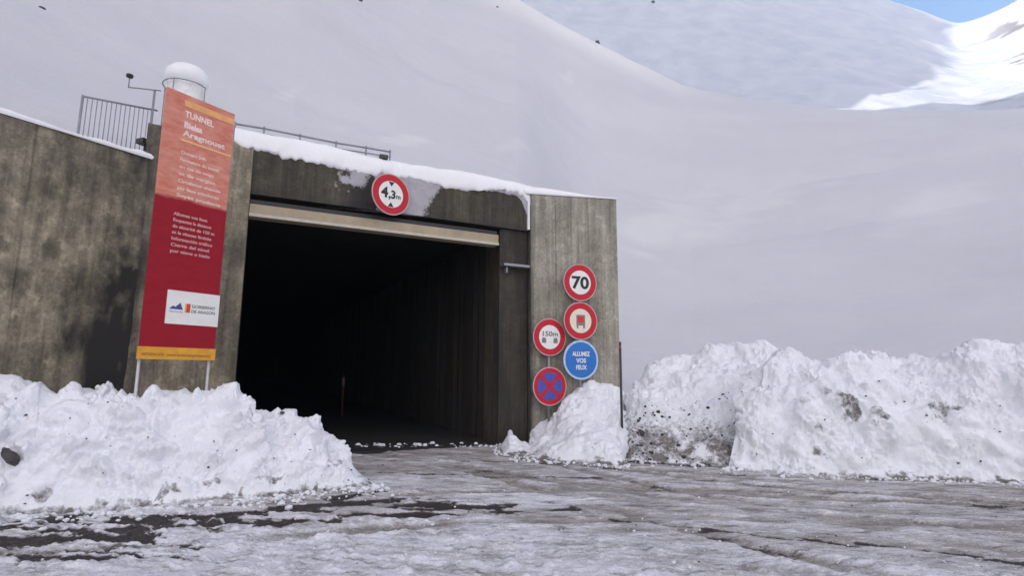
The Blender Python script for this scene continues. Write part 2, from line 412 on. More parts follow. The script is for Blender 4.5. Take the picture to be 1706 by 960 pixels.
def hill_z(az, r, r0):
    T = np.interp(az, azH, tH)
    zs = 5.42-(5.1)*sst(.0, .17, az)      # start height: roof level on the left, road level on the right
    t0 = (zs-EYE)/r0
    q = np.clip((r-r0)/(RH-r0), 0, 1)
    lead = 1-(1-q)**(1.6+.3*sst(-.02, .2, az))
    e = t0+(T-t0)*lead
    z = EYE+r*e
    zb = EYE+RH*T-(r-RH)*.55
    z = np.where(r > RH, np.minimum(EYE+RH*T, zb)+0*r, z)
    return z
az = np.concatenate([np.linspace(-1.35, -.78, 60), np.linspace(-.775, .80, 620), np.linspace(.81, 1.35, 40)])
r0 = hill_start(az); q = np.linspace(0, 1, 330)
Rr = r0[:, None]+(RH-r0[:, None])*q[None]**2.2
Rr = np.concatenate([Rr, np.broadcast_to(RH+np.array([3, 8, 18, 40, 90, 160.])[None], (len(az), 6))], 1)
AZ = np.broadcast_to(az[:, None], Rr.shape)
Z = hill_z(AZ, Rr, r0[:, None]); X = Rr*np.sin(AZ); Y = Rr*np.cos(AZ)
amp = np.clip((Rr-r0[:, None])/60, 0, 1)
amp = amp*(.22+.78*sst(1.0, .55, Rr/RH))
Z = Z+amp*(fbm(X*.018, Y*.018, 0, 5, 101, .45)*3.0)+np.clip((Rr-r0[:, None])/4, 0, 1)*(fbm(X*.12+Y*.05, Y*.07, 0, 4, 103)*.16+fbm(X*.5, Y*.4, 0, 3, 104)*.02)
# wind drift terraces on the slope
Z = Z+amp*np.abs(fbm(X*.008+Y*.012, Y*.05-X*.01, 0, 3, 109))*.8
Z = np.maximum(Z, -3)
fr = sst(.72, .97, Rr/RH+fbm(X*.03, Y*.03, 0, 4, 111)*.10)*sst(-.25, .05, AZ)*sst(.42, .18, AZ)*.8  # lit crest band, then lit patches, painted as lighter snow
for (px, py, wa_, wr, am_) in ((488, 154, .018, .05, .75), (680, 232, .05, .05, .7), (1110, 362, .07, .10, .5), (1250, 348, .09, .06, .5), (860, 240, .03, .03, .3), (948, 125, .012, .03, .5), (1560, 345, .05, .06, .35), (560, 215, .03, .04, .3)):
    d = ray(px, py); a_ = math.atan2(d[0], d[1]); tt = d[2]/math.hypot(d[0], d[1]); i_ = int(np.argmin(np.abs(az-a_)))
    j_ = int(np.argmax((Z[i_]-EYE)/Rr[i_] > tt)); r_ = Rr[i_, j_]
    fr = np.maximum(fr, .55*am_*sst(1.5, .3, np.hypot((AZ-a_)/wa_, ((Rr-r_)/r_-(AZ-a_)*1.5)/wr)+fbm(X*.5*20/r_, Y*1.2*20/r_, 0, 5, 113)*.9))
slope = tag(grid_obj('snow_slope', np.stack([X, Y, Z], -1), M_slope, None, {'lit_patch': fr}), 'smooth shaded snow slope rising behind the tunnel', None, None, 'structure')

# far mountain: shaded flank on the left, sunlit shoulder on the right
azm = np.linspace(-.5, 1.2, 560); rm = np.concatenate([np.linspace(190, RM, 330), RM+np.array([20, 60, 140, 300])])
AZ, Rm = np.meshgrid(azm, rm, indexing='ij')
def mount_z(AZ, Rm):
    T = (np.interp(AZ-.006, azM, tM)+np.interp(AZ, azM, tM)+np.interp(AZ+.006, azM, tM))/3; q = np.clip((Rm-190)/(RM-190), 0, 1)
    e = .26+(T-.26)*(1-(1-q)**1.5)
    X, Y = Rm*np.sin(AZ), Rm*np.cos(AZ)
    z = EYE+np.minimum(Rm, RM)*e-np.maximum(Rm-RM, 0)*.6
    f = sst(190, 300, Rm)*(.25+.75*sst(RM, RM-120, Rm))
    rg = 1-np.abs(fbm(X*.010+Y*.004, Y*.006, 0, 5, 203, .5))
    return z+f*((rg-.7)*16+fbm(X*.03, Y*.03, 0, 5, 207)*1.8)
Zm = mount_z(AZ, Rm)
Pm = np.stack([Rm*np.sin(AZ), Rm*np.cos(AZ), Zm], -1)
rockn = fbm(Pm[..., 0]*.035, Pm[..., 1]*.035, Pm[..., 2]*.06, 5, 220)
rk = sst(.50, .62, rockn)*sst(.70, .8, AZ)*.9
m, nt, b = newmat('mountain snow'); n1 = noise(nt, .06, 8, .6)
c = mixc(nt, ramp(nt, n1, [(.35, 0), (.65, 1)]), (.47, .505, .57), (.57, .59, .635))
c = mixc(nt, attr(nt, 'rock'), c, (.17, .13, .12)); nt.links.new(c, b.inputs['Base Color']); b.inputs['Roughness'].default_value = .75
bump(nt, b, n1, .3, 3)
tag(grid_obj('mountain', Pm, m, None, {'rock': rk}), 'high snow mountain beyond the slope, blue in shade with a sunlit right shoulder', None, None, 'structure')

# ------------------------------------------------------------ sun and the ridge added unseen, shaped to shade the road
SUN_EL = rad(24); SB = rad(14); te = math.tan(SUN_EL); XR = -420.0
def mount_hit(px, py):
    d = ray(px, py); a = math.atan2(d[0], d[1]); h = math.hypot(d[0], d[1]); prev = None
    rs = np.linspace(200, RM, 900); zz = mount_z(np.full_like(rs, a), rs); ez = EYE+rs*d[2]/h
    i = np.argmax(zz > ez) if (zz > ez).any() else len(rs)-1
    r = rs[i]; return np.array([r*math.sin(a), r*math.cos(a), zz[i]])
edge = [(1590, 42), (1580, 52), (1568, 60), (1552, 70), (1572, 84), (1592, 98), (1570, 112), (1572, 126), (1580, 138), (1530, 144), (1450, 148), (1440, 156), (1400, 166), (1385, 182)]
pts = [mount_hit(*e) for e in edge]
YH = np.array([p[1]-(p[0]-XR)*math.tan(SB) for p in pts]); HH = np.array([p[2]+(p[0]-XR)/math.cos(SB)*te for p in pts])
o_ = np.argsort(YH); YH, HH = YH[o_], HH[o_]
print('edge Y', np.round(YH), 'H', np.round(HH))
yy = np.concatenate([np.linspace(-1100, YH[0]-40, 90), np.linspace(YH[0]-38, YH[-1]+30, 220), np.linspace(YH[-1]+34, 1600, 30)])
hh = np.interp(yy, YH, HH); lo = yy < YH[0]; hh[lo] = HH[0]+np.minimum((YH[0]-yy[lo])*1.0, 90)
hh = np.where(yy < -130, 235+(hh-235)*sst(-290, -130, yy), hh)
hi = yy > YH[-1]; hh[hi] = HH[-1]+np.minimum((yy[hi]-YH[-1])*1.2, 120)
hh = hh+fbm(yy*.035, yy*0, 0, 5, 301, .6)*5
ss = np.array([-1, -.7, -.4, -.2, -.08, 0, .08, .2, .4, .7, 1.0])
P = np.zeros((len(yy), len(ss), 3)); P[..., 1] = yy[:, None]; P[..., 0] = XR+ss[None]*np.where(ss > 0, 230, 500)[None]
P[..., 2] = hh[:, None]*(1-np.abs(ss)[None])**1.1
off = fbm(P[..., 0]*.01, P[..., 1]*.01, 0, 4, 303)*25*(np.abs(ss) > .05)[None]*(np.abs(ss) < .95)[None]; P[..., 2] += off-2
tag(grid_obj('occluder', P, M_slope), 'high snow ridge left of the road, added unseen to keep the sun off it', None, None, 'structure')

vx = np.linspace(0, 1, 60); vy = np.linspace(-1700, 260, 120); VX, VY = np.meshgrid(vx, vy, indexing='ij')  # unseen slope added to bounce warm sunlight onto the near scene
P = np.zeros(VX.shape+(3,)); P[..., 0] = 330+VX*1300+fbm(VY*.002, VY*0, 0, 3, 41)*60+np.maximum(VY+200, 0)*.9; P[..., 1] = VY
P[..., 2] = -8+760*sst(0, 1.1, VX)*(.8+.3*fbm(VY*.003, VX*1.5, 0, 4, 42))+fbm(VX*12, VY*.012, 0, 5, 43)*24*sst(0, .2, VX)
tag(grid_obj('mountain', P, M_slope), 'sunlit snow mountain added unseen on the right behind the road to bounce light', None, None, 'structure')
sun = bpy.data.lights.new('sun', 'SUN'); sun.energy = 5.0; sun.angle = rad(.3); sun.color = (1, .95, .86)
so = bpy.data.objects.new('sun', sun); COL.objects.link(so)
sd = Vector((-math.cos(SUN_EL)*math.cos(SB), -math.cos(SUN_EL)*math.sin(SB), math.sin(SUN_EL)))    # towards the sun: left, a little behind
so.rotation_euler = sd.to_track_quat('Z', 'Y').to_euler(); so.location = (-50, 0, 60)
W = bpy.data.worlds.new('World'); S.world = W; W.use_nodes = True; nt = W.node_tree
sky = nt.nodes.new('ShaderNodeTexSky'); sky.sky_type = 'NISHITA'; sky.sun_disc = False
sky.sun_elevation = SUN_EL; sky.sun_rotation = rad(-90)-SB; sky.altitude = 1800; sky.air_density = 1.0; sky.dust_density = 1.2; sky.ozone_density = 1
hs = nt.nodes.new('ShaderNodeHueSaturation'); hs.inputs['Saturation'].default_value = .36; nt.links.new(sky.outputs[0], hs.inputs['Color'])
sky_tint = mixc(nt, 1.0, hs.outputs[0], (1.27, .96, .76), 'MULTIPLY')      # warm tint added over most of the sky to grey its light
tc = nt.nodes.new('ShaderNodeTexCoord'); dp = nt.nodes.new('ShaderNodeVectorMath'); dp.operation = 'DOT_PRODUCT'
dq = nt.nodes.new('ShaderNodeVectorMath'); dq.operation = 'DOT_PRODUCT'; nt.links.new(tc.outputs['Generated'], dq.inputs[0]); dq.inputs[1].default_value = Vector((.35, -.88, .14)).normalized()
br_ = ramp(nt, dq.outputs['Value'], [(.0, .15), (.85, 1)])           # the veil is raised behind the camera, added light for the banks
br2 = nt.nodes.new('ShaderNodeVectorMath'); br2.operation = 'SCALE'; br2.inputs['Scale'].default_value = 3.2; nt.links.new(br_, br2.inputs[0])
sky_tint = mixc(nt, 1.0, sky_tint, br2.outputs[0], 'MULTIPLY')
nt.links.new(tc.outputs['Generated'], dp.inputs[0]); v_ = Vector((.56, .66, .52)).normalized(); dp.inputs[1].default_value = v_
clear = ramp(nt, dp.outputs['Value'], [(.93, 0), (.985, 1)])           # the clear blue gap beyond the pass
nt.links.new(mixc(nt, clear, sky_tint, mixc(nt, 1.0, sky.outputs[0], (.95, .95, .95), 'MULTIPLY')), nt.nodes['Background'].inputs[0])
nt.nodes['Background'].inputs[1].default_value = .15

# ------------------------------------------------------------ ground
def seg(px, py, qx, qy, w): return (G(px, py)[:2], G(qx, qy)[:2], w*1.7)
dark_segs = [seg(70, 874, 330, 870, .15), seg(200, 884, 440, 872, .07), seg(330, 868, 640, 838, .08), seg(560, 836, 625, 824, .06), seg(0, 903, 215, 900, .13), seg(130, 935, 330, 930, .045), seg(440, 880, 600, 862, .05), seg(640, 862, 860, 856, .05), seg(0, 932, 90, 940, .05), seg(0, 884, 120, 892, .06), seg(480, 868, 560, 872, .05), seg(250, 915, 330, 920, .05), seg(700, 845, 850, 848, .10),
             seg(690, 838, 740, 846, .12), seg(760, 842, 850, 845, .06), seg(655, 852, 760, 852, .05), seg(590, 860, 640, 860, .03),
             seg(1020, 868, 1110, 880, .035), seg(1080, 875, 1330, 905, .02), seg(1330, 900, 1460, 922, .025), seg(1430, 908, 1706, 945, .028), seg(1640, 845, 1720, 846, .05),
             seg(1420, 828, 1600, 836, .03), seg(1230, 782, 1706, 806, .035), seg(1050, 772, 1230, 783, .05), seg(120, 925, 260, 930, .04), seg(930, 855, 950, 852, .04),
             seg(600, 790, 1000, 800, .03), seg(640, 770, 860, 772, .03)]
def seg_d(X, Y, a, b):
    ab = b-a; t = np.clip(((X-a[0])*ab[0]+(Y-a[1])*ab[1])/ab.dot(ab), 0, 1)
    return np.hypot(X-a[0]-t*ab[0], (Y-a[1]-t*ab[1]))
def track(pp, side, w):
    q = np.array([G(x, y)[:2] for x, y in pp]); k = np.linspace(0, len(q)-1, 60)
    c = np.stack([np.interp(k, range(len(q)), q[:, i]) for i in (0, 1)], 1)
    for _ in range(60): c[1:-1] = (c[:-2]+c[2:]+2*c[1:-1])/4
    t = np.gradient(c, axis=0); t /= np.linalg.norm(t, axis=1)[:, None]; c = c+np.stack([t[:, 1], -t[:, 0]], 1)*side
    return c, w
ruts = []
for pp in (((560, 742), (800, 765), (1150, 822), (1500, 852), (1900, 872)), ((600, 740), (820, 772), (1050, 830), (1350, 900), (1750, 975)), ((640, 742), (900, 790), (1300, 815), (1900, 830)), ((-300, 905), (150, 884), (480, 868), (760, 846), (1100, 838), (1500, 850))):
    for sd_ in (-.78, .78): ruts.append(track(pp, sd_, .13))
def rut_map(X, Y):
    r = np.full(X.shape, 9.0)
    for c, w in ruts:
        for a, b in zip(c[:-1:3], c[3::3]): 
            r = np.minimum(r, seg_d(X, Y, a, b)/w)
    return r
def ground_maps(X, Y):
    u = X*.985-Y*.17+fbm(X*.3, Y*.3, 0, 2, 5)*.5; v = Y*.985+X*.17+fbm(X*.5, Y*.5, 0, 3, 6)*.25
    st = fbm(u*.40, v*5.5, 0, 6, 401, .65)               # streaks drawn out by wheels
    fine = fbm(u*3, v*9, 0, 5, 403, .65)
    n = fbm(X*2.2, Y*5, 0, 5, 405, .6)
    wet = np.zeros_like(X); lum_ = vnoise(X*9, Y*22, 0, 77)
    for a, b, w in dark_segs:
        wet = np.maximum(wet, sst(1.5, .25, seg_d(X, Y, a, b)/w+n*1.1+fine*1.3+lum_*.5))
    # white share: near field on the left/centre, less on the driven band
    rr_ = rut_map(X, Y)+n*.55+lum_*.2; global rut, berm
    rut = sst(1.25, .6, rr_)*sst(-.9, .1, fbm(X*.7, Y*.7, 0, 3, 17)); berm = np.exp(-((rr_-1.7)/.45)**2)
    near = sst(6.6, 5.3, Y+X*.30-.2+n*.35)
    band = sst(.2, .9, st*.5+.5)*.30
    cov = .21+near*.30+band*.9+fine*.24+n*.10
    wet = np.maximum(wet, sst(.55, .95, -st*.8-fine*.35+n*.15)*.8*sst(1.5, .3, np.abs(Y-5.2)/3))
    cov = cov-rut*.42+berm*.16; wet = np.maximum(wet, rut*sst(.25, .8, n*.5+fine*.5+.42)*.62)
    c = G(880, 838)[:2]; cov = cov+np.exp(-((X-c[0])/.75)**2-((Y-c[1])/.30)**2)*.75
    c = G(905, 895)[:2]; cov = cov+np.exp(-((X-c[0])/.5)**2-((Y-c[1])/.2)**2)*.4
    c = G(250, 905)[:2]; cov = cov+np.exp(-((X-c[0])/1.0)**2-((Y-c[1])/.15)**2)*.5
    c = G(400, 925)[:2]; cov = cov+np.exp(-((X-c[0])/1.3)**2-((Y-c[1])/.3)**2)*.3
    c = G(640, 808)[:2]; cov = cov+np.exp(-((X-c[0])/1.3)**2-((Y-c[1])/.45)**2)*.3
    cov = cov*(1-wet)
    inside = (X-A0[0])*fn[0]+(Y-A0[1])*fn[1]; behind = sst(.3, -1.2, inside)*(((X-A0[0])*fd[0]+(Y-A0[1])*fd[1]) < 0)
    cov = cov*(1-behind); wet = np.maximum(wet, behind)  # road inside the mouth painted black as tunnel shade, using the wet mask
    return cov, wet, st, fine, near
def ground_z(X, Y, cov, wet, st, fine, near):
    lum = .5-worley(X*5+fbm(X*2, Y*2)*.6, Y*5, 0, 7)
    lum2 = .5-worley(X*14, Y*14, 0, 8)
    gran = fbm(X*16, Y*16, 0, 4, 19, .7)*.010+np.maximum(fbm(X*6, Y*7, 0, 3, 20)-.25, 0)*.05*near
    z = .02+st*.005*(1+near)+cov*.020*np.clip(1+lum*1.3*(.3+.7*near), 0, 2)+cov*lum2*.022*(.3+.7*near)+fine*.005-wet*.022+gran*(.35+.65*near)-rut*.018+berm*.012+rut*np.sin(X*90+Y*40)*.003
    return z+near*fbm(X*1.3, Y*1.8, 0, 4, 9)*.015
gx = np.linspace(-9.5, 11, 1250)
gy = np.concatenate([np.linspace(2.6, 9, 560), np.linspace(9.03, 14.5, 130)])
X, Y = np.meshgrid(gx, gy, indexing='ij'); cov, wet, st, fine, near = ground_maps(X, Y); Z = ground_z(X, Y, cov, wet, st, fine, near)
m, nt, b = newmat('slushy road'); n1 = noise(nt, 18, 8, .7); n2 = noise(nt, 60, 6, .7); nb = noise(nt, 3, 6, .6, sc=(.35, 1.6, 1))
cv = nt.nodes.new('ShaderNodeMath'); cv.operation = 'MULTIPLY_ADD'; nt.links.new(n1, cv.inputs[0]); cv.inputs[1].default_value = .6
sub = nt.nodes.new('ShaderNodeMath'); sub.operation = 'SUBTRACT'; nt.links.new(attr(nt, 'cover'), sub.inputs[0]); sub.inputs[1].default_value = .3
nt.links.new(sub.outputs[0], cv.inputs[2])
c = mixc(nt, ramp(nt, nb, [(.35, 0), (.65, 1)]), (.24, .226, .207), (.42, .398, .37))
c = mixc(nt, ramp(nt, cv.outputs[0], [(.15, 0), (.75, 1)]), c, (.70, .70, .74))
n7 = noise(nt, 7, 8, .7, sc=(.4, 1.5, 1)); c = mixc(nt, ramp(nt, n7, [(.50, 0), (.66, .75)]), c, (.12, .108, .098))
c = mixc(nt, ramp(nt, n2, [(.3, .45), (.45, 0)]), c, (.17, .16, .155))
n10 = noise(nt, 75, 5, .8, sc=(.7, 1.2, 1)); c = mixc(nt, .75, c, ramp(nt, n10, [(.32, .22), (.68, .80)]), 'OVERLAY')
n11 = noise(nt, 26, 7, .75, sc=(.5, 1.2, 1)); c = mixc(nt, .6, c, ramp(nt, n11, [(.3, .25), (.7, .75)]), 'OVERLAY')
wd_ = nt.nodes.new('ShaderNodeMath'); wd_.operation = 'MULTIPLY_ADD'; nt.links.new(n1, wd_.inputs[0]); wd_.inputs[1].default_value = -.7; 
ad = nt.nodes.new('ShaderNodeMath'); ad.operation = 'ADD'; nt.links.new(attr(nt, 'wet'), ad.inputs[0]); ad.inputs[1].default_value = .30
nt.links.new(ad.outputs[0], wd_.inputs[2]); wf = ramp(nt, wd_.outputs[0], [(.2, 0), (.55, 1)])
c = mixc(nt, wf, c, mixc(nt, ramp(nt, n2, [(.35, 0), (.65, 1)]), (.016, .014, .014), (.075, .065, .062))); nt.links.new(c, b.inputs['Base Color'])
nt.links.new(ramp(nt, wf, [(0, .75), (1, .5)]), b.inputs['Roughness']); b.inputs['Specular IOR Level'].default_value = .3
bump(nt, b, n2, .5, .015)
M_road = m
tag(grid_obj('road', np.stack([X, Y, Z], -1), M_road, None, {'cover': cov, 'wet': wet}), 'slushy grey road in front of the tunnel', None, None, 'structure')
# wide ground sheet to the horizon, and the road inside the tunnel
MB().box((0, 0, -.12), (6000, 6000, .05)).build('ground', M_slope)['kind'] = 'structure'

# ------------------------------------------------------------ ploughed snow banks
def fade0(nu, e):
    u = np.linspace(0, 1, nu)[:, None]; return sst(0, e, u)*sst(1, 1-e, u)
def loft(name, stations, nu, nv, mat, label, back_len=2.0, dirtf=None, lump=.12, bulge=.25, seed=0, endfade=.06, backdrop=1.0, crest=.10):
    """stations: (foot point, crest point); surface runs foot -> crest -> behind"""
    st = np.array([[f, c] for f, c in stations]); n = len(st)
    k = np.linspace(0, n-1, nu); i0 = np.minimum(k.astype(int), n-2); t = (k-i0)[:, None]
    Fo = st[i0, 0]*(1-t)+st[i0+1, 0]*t; Cr = st[i0, 1]*(1-t)+st[i0+1, 1]*t
    v = np.linspace(0, 1, nv); P = np.zeros((nu, nv, 3)); vc = .62
    dirn = Cr-Fo; dirn[:, 2] = 0; dl = np.maximum(np.linalg.norm(dirn, axis=1), .3)[:, None]; dirn = dirn/np.maximum(np.linalg.norm(dirn, axis=1)[:, None], 1e-3)
    for j, vv in enumerate(v):
        if vv <= vc:
            s = vv/vc; hz = s**(1-bulge) if bulge >= 0 else s
            hz = 1-(1-s)**(1+bulge*2)
            p = Fo+(Cr-Fo)*s; p[:, 2] = Fo[:, 2]+(Cr[:, 2]-Fo[:, 2])*hz
        else:
            s = (vv-vc)/(1-vc); p = Cr+dirn*back_len*s; p[:, 2] = Cr[:, 2]-(Cr[:, 2]+.1)*backdrop*s**2
        P[:, j] = p
    du = np.gradient(P, axis=0); dv = np.gradient(P, axis=1); N = np.cross(du, dv); N /= np.maximum(np.linalg.norm(N, axis=-1, keepdims=True), 1e-9)
    N[N[..., 2] < 0] *= -1
    x, y, z = P[..., 0], P[..., 1], P[..., 2]
    cw = np.exp(-((v[None]-vc)/.16)**2)*fade0(nu, endfade)
    P[..., 2] += cw*crest*(fbm(x*2.6, y*.8, 0, 4, seed+20)*.8+np.maximum(fbm(x*4.3, y*1.0, 0, 2, seed+21), 0)*.9)
    wx = fbm(x*2, y*2, z*2, 3, seed+1)*.35; wy = fbm(x*2+9, y*2, z*2, 3, seed+2)*.35
    big = fbm(x*1.1, y*1.1, z*1.1, 4, seed+3)
    w1 = .55-worley(x*2.3+wx, y*2.3+wy, z*2.6, seed+4); w2 = .55-worley(x*5.5+wx*2, y*5.5+wy*2, z*5.5, seed+5); w3 = .5-worley(x*13+wx*3, y*13, z*13+wy*3, seed+6)
    gate = sst(-.25, .35, fbm(x*1.7, y*1.7, z*1.7, 3, seed+8))
    blk = np.clip(.62-worley(x*1.5+wx, y*1.5, z*1.7+wy, seed+12), -.25, .30)
    d = big*1.0+w1*1.0+blk*1.5+(w2*.75+w3*.30)*(.12+.88*gate)+fbm(x*9, y*9, z*9, 4, seed+7, .6)*(.08+.16*gate)
    uf = np.linspace(0, 1, nu)[:, None]; fade = sst(0, endfade, uf)*sst(1, 1-endfade, uf); hf = sst(-.02, .35, z)*.8+.2
    P = P+N*(d*lump*fade*hf)[..., None]
    dirt = np.zeros((nu, nv)) if dirtf is None else np.clip(dirtf(P[..., 0], P[..., 1], P[..., 2]), 0, 1)
    o = grid_obj(name, P, mat, None, {'dirt': dirt}); tag(o, label, 'snow bank', None, 'stuff'); return o, P

def spots(lst):
    def f(X, Y, Z):
        r = np.zeros_like(X)
        for (c, s, a) in lst: r = np.maximum(r, a*np.exp(-(((X-c[0])**2+(Y-c[1])**2*.3+(Z-c[2])**2)/s**2)))
        return r
    return f
def low(P): return np.array([P[0], P[1], -.03])
def mk(lst): return [(low(G(fp, fy)), D(cp, cy, cY)) for fp, fy, cp, cy, cY in lst]
# left bank
stL = [(np.array([-6.6, 2.6, -.03]), np.array([-8.4, 3.6, 1.4])), (np.array([-6.3, 4.2, -.03]), np.array([-7.7, 5.2, 1.45])), (np.array([-6.05, 5.4, -.03]), np.array([-7.1, 6.4, 1.40]))]+mk([(5, 868, 5, 634, 7.3), (60, 866, 62, 650, 7.4), (125, 861, 128, 646, 7.5), (165, 858, 165, 664, 7.5), (205, 855, 200, 655, 7.6), (245, 852, 245, 650, 7.7),
      (300, 847, 300, 668, 7.8), (350, 842, 345, 672, 7.9), (400, 838, 385, 652, 8.1), (440, 836, 425, 662, 8.2), (470, 832, 440, 688, 8.4), (510, 826, 490, 694, 8.6), (550, 822, 532, 716, 8.7), (588, 818, 560, 745, 8.8), (620, 816, 585, 778, 8.8), (645, 815, 618, 806, 8.9)])
dL = [(D(470/1, 688, 8.4), .05, 0), ]
def dirtL(X, Y, Z):
    n = fbm(X*5, Y*5, Z*5, 4, 501)
    return sst(.35, .75, n)*sst(.85, .1, Z)*.55+sst(.16, .02, Z+n*.06)*.6
bankL, PbL = loft('snow_bank', stL, 900, 300, M_snow, 'lumpy ploughed snow bank in front of the red board on the left', 1.3, dirtL, .20, .28, 600, .13, crest=.15)
# bank against the wing
def dirtP(X, Y, Z):
    n = fbm(X*5, Y*5, Z*5, 4, 511); return sst(.25, .7, n)*sst(.7, .0, Z)*.5+sst(.12, .0, Z+n*.1)*.8
YP = lambda px: float(PL(px, 700, A0+pn*.12, pn)[1])+.02
stP = mk([(826, 752, 828, 748, 12.4), (832, 757, 838, 742, 12.4), (850, 762, 850, 722, 12.4), (872, 766, 868, 736, 12.35), (884, 768, 882, 742, 12.1)]+[(fp, fy, cp, cy, YP(cp)) for fp, fy, cp, cy in
     ((892, 769, 892, 725), (903, 770, 908, 698), (925, 772, 930, 674), (948, 774, 955, 654), (980, 776, 985, 644), (1005, 778, 1010, 646), (1022, 780, 1024, 648), (1034, 780, 1033, 654), (1042, 779, 1037, 690), (1048, 777, 1041, 745))])
bankP, PbP = loft('snow_bank', stP, 420, 170, M_snow, 'snow heaped against the pale pillar around the two sign posts', .5, dirtP, .15, .12, 700, .04, crest=.04)
# recessed bank
def dirtQ(X, Y, Z):
    n = fbm(X*4, Y*4, Z*4, 5, 521); return sst(1.2, .25, Z+n*.35)*(.58+n*.45)*sst(5.0, 3.8, X)
stQ = mk([(1036, 766, 1046, 700, 12.8), (1050, 769, 1060, 640, 13.4), (1085, 772, 1082, 612, 13.6), (1125, 775, 1120, 595, 13.6), (1180, 778, 1185, 582, 13.4), (1240, 780, 1250, 576, 13.0), (1290, 782, 1292, 580, 12.6), (1330, 784, 1345, 605, 12.4)])
bankQ, PbQ = loft('snow_bank', stQ, 420, 260, M_snow, 'set back snow bank with dark rubble at its foot right of the pillar', 2.5, dirtQ, .12, .1, 800, .03, crest=.04)
# right bank
br = [(D(x, y, 10.3), s, a) for x, y, s, a in ((1385, 655, .15, .75), (1375, 668, .12, .6), (1412, 668, .10, .95), (1420, 690, .09, .8), (1340, 668, .1, .5), (1460, 690, .10, .7), (1475, 694, .06, .9), (1575, 678, .16, .8), (1560, 690, .12, .6), (1365, 712, .04, .8), (1366, 752, .06, .8), (1530, 655, .1, .4), (1305, 670, .08, .4))]
sp = spots(br)
def dirtR(X, Y, Z):
    n = fbm(X*6, Y*6, Z*6, 4, 531); return sst(.14, .0, Z+n*.08)*.7+sst(.55, .9, n)*.25
stR = mk([(1212, 784, 1262, 640, 11.0), (1222, 786, 1296, 598, 10.9), (1250, 788, 1320, 596, 10.8), (1310, 792, 1345, 603, 10.7), (1380, 797, 1385, 594, 10.5), (1450, 800, 1440, 600, 10.4), (1530, 803, 1510, 604, 10.3), (1600, 806, 1590, 600, 10.1), (1650, 808, 1635, 584, 10.0), (1706, 811, 1690, 592, 9.8), (1800, 818, 1780, 590, 9.6), (2000, 830, 1980, 590, 9.3), (2300, 850, 2250, 590, 9.0)])
bankR, PbR = loft('snow_bank', stR, 900, 260, M_snow, 'tall cut snow bank with brown dirt marks along the right roadside', 3.0, dirtR, .17, .35, 900, .015, crest=.06)

def surf(P, px, py):                                  # nearest surface point of a bank to a sight line
    d = ray(px, py); d = d/np.linalg.norm(d); Q = P.reshape(-1, 3)-np.array([0, 0, EYE]); t = Q@d
    e = np.linalg.norm(Q-t[:, None]*d, axis=1); e = e+np.where(t > 0, 0, 99)+t*.02; return P.reshape(-1, 3)[np.argmin(e)]
def spatter():
    at_ = bankR.data.attributes['dirt']; d0 = np.zeros(len(at_.data), dtype=np.float32); at_.data.foreach_get('value', d0)
    Q = PbR.reshape(-1, 3); n = fbm(Q[:, 0]*7, Q[:, 1]*7, Q[:, 2]*5, 5, 541)
    for px, py, s_, a_ in ((1385, 655, .16, .62), (1375, 672, .13, .6), (1412, 665, .10, .95), (1418, 690, .10, .9), (1340, 668, .13, .5), (1460, 688, .12, .8), (1477, 694, .07, 1), (1575, 676, .18, .85), (1560, 692, .14, .7), (1365, 712, .06, .8), (1366, 752, .08, .8), (1530, 655, .12, .45), (1305, 670, .12, .4), (1330, 785, .15, .5), (1620, 668, .10, .4)):
        c = surf(PbR, px, py); r = np.sqrt((Q[:, 0]-c[0])**2+(Q[:, 1]-c[1])**2*.4+(Q[:, 2]-c[2])**2*1.3)/s_
        d0 = np.maximum(d0, a_*.62*sst(1.9, .1, r+n*1.4))
    at_.data.foreach_set('value', d0.astype(np.float32))
spatter()

# loose clods: nobody could count them
def clods(name, label, centers, mat, sizes, kind='stuff'):
    V, Fc = [], []
    import itertools
    t = (1+5**.5)/2
    ico = np.array([(-1, t, 0), (1, t, 0), (-1, -t, 0), (1, -t, 0), (0, -1, t), (0, 1, t), (0, -1, -t), (0, 1, -t), (t, 0, -1), (t, 0, 1), (-t, 0, -1), (-t, 0, 1)])/math.sqrt(1+t*t)
    icf = [(0, 11, 5), (0, 5, 1), (0, 1, 7), (0, 7, 10), (0, 10, 11), (1, 5, 9), (5, 11, 4), (11, 10, 2), (10, 7, 6), (7, 1, 8), (3, 9, 4), (3, 4, 2), (3, 2, 6), (3, 6, 8), (3, 8, 9), (4, 9, 5), (2, 4, 11), (6, 2, 10), (8, 6, 7), (9, 8, 1)]
    for c, s in zip(centers, sizes):
        b_ = len(V); sc = s*(.7+.6*rng.rand(3)); sc[2] *= .75; a = rng.rand()*6.28; ca, sa = math.cos(a), math.sin(a)
        for p in ico*(.8+.4*rng.rand(12, 1)):
            q = p*sc; V.append((c[0]+q[0]*ca-q[1]*sa, c[1]+q[0]*sa+q[1]*ca, c[2]+q[2]))
        Fc += [tuple(b_+i for i in f) for f in icf]
    o = mesh_obj(name, V, Fc, mat, None, False, {'dirt': np.zeros(len(V))})
    tag(o, label, 'snow clods' if 'snow' in name else 'rubble', None, kind)
    return o
cs, sz = [], []
for (P, n, sp_) in ((PbL, 420, .28), (PbP, 170, .22), (PbQ, 60, .3), (PbR, 260, .2)):
    for _ in range(n):
        i = rng.randint(0, P.shape[0]); p = P[i, 0].copy(); d = P[i, 0]-P[i, 40]; d /= np.linalg.norm(d[:2])+1e-6
        k = abs(rng.randn())*sp_; s = .012+.035*rng.rand()**3
        cs.append((p[0]+d[0]*k+rng.randn()*.03, p[1]+d[1]*k, .03+s*.4)); sz.append(s)
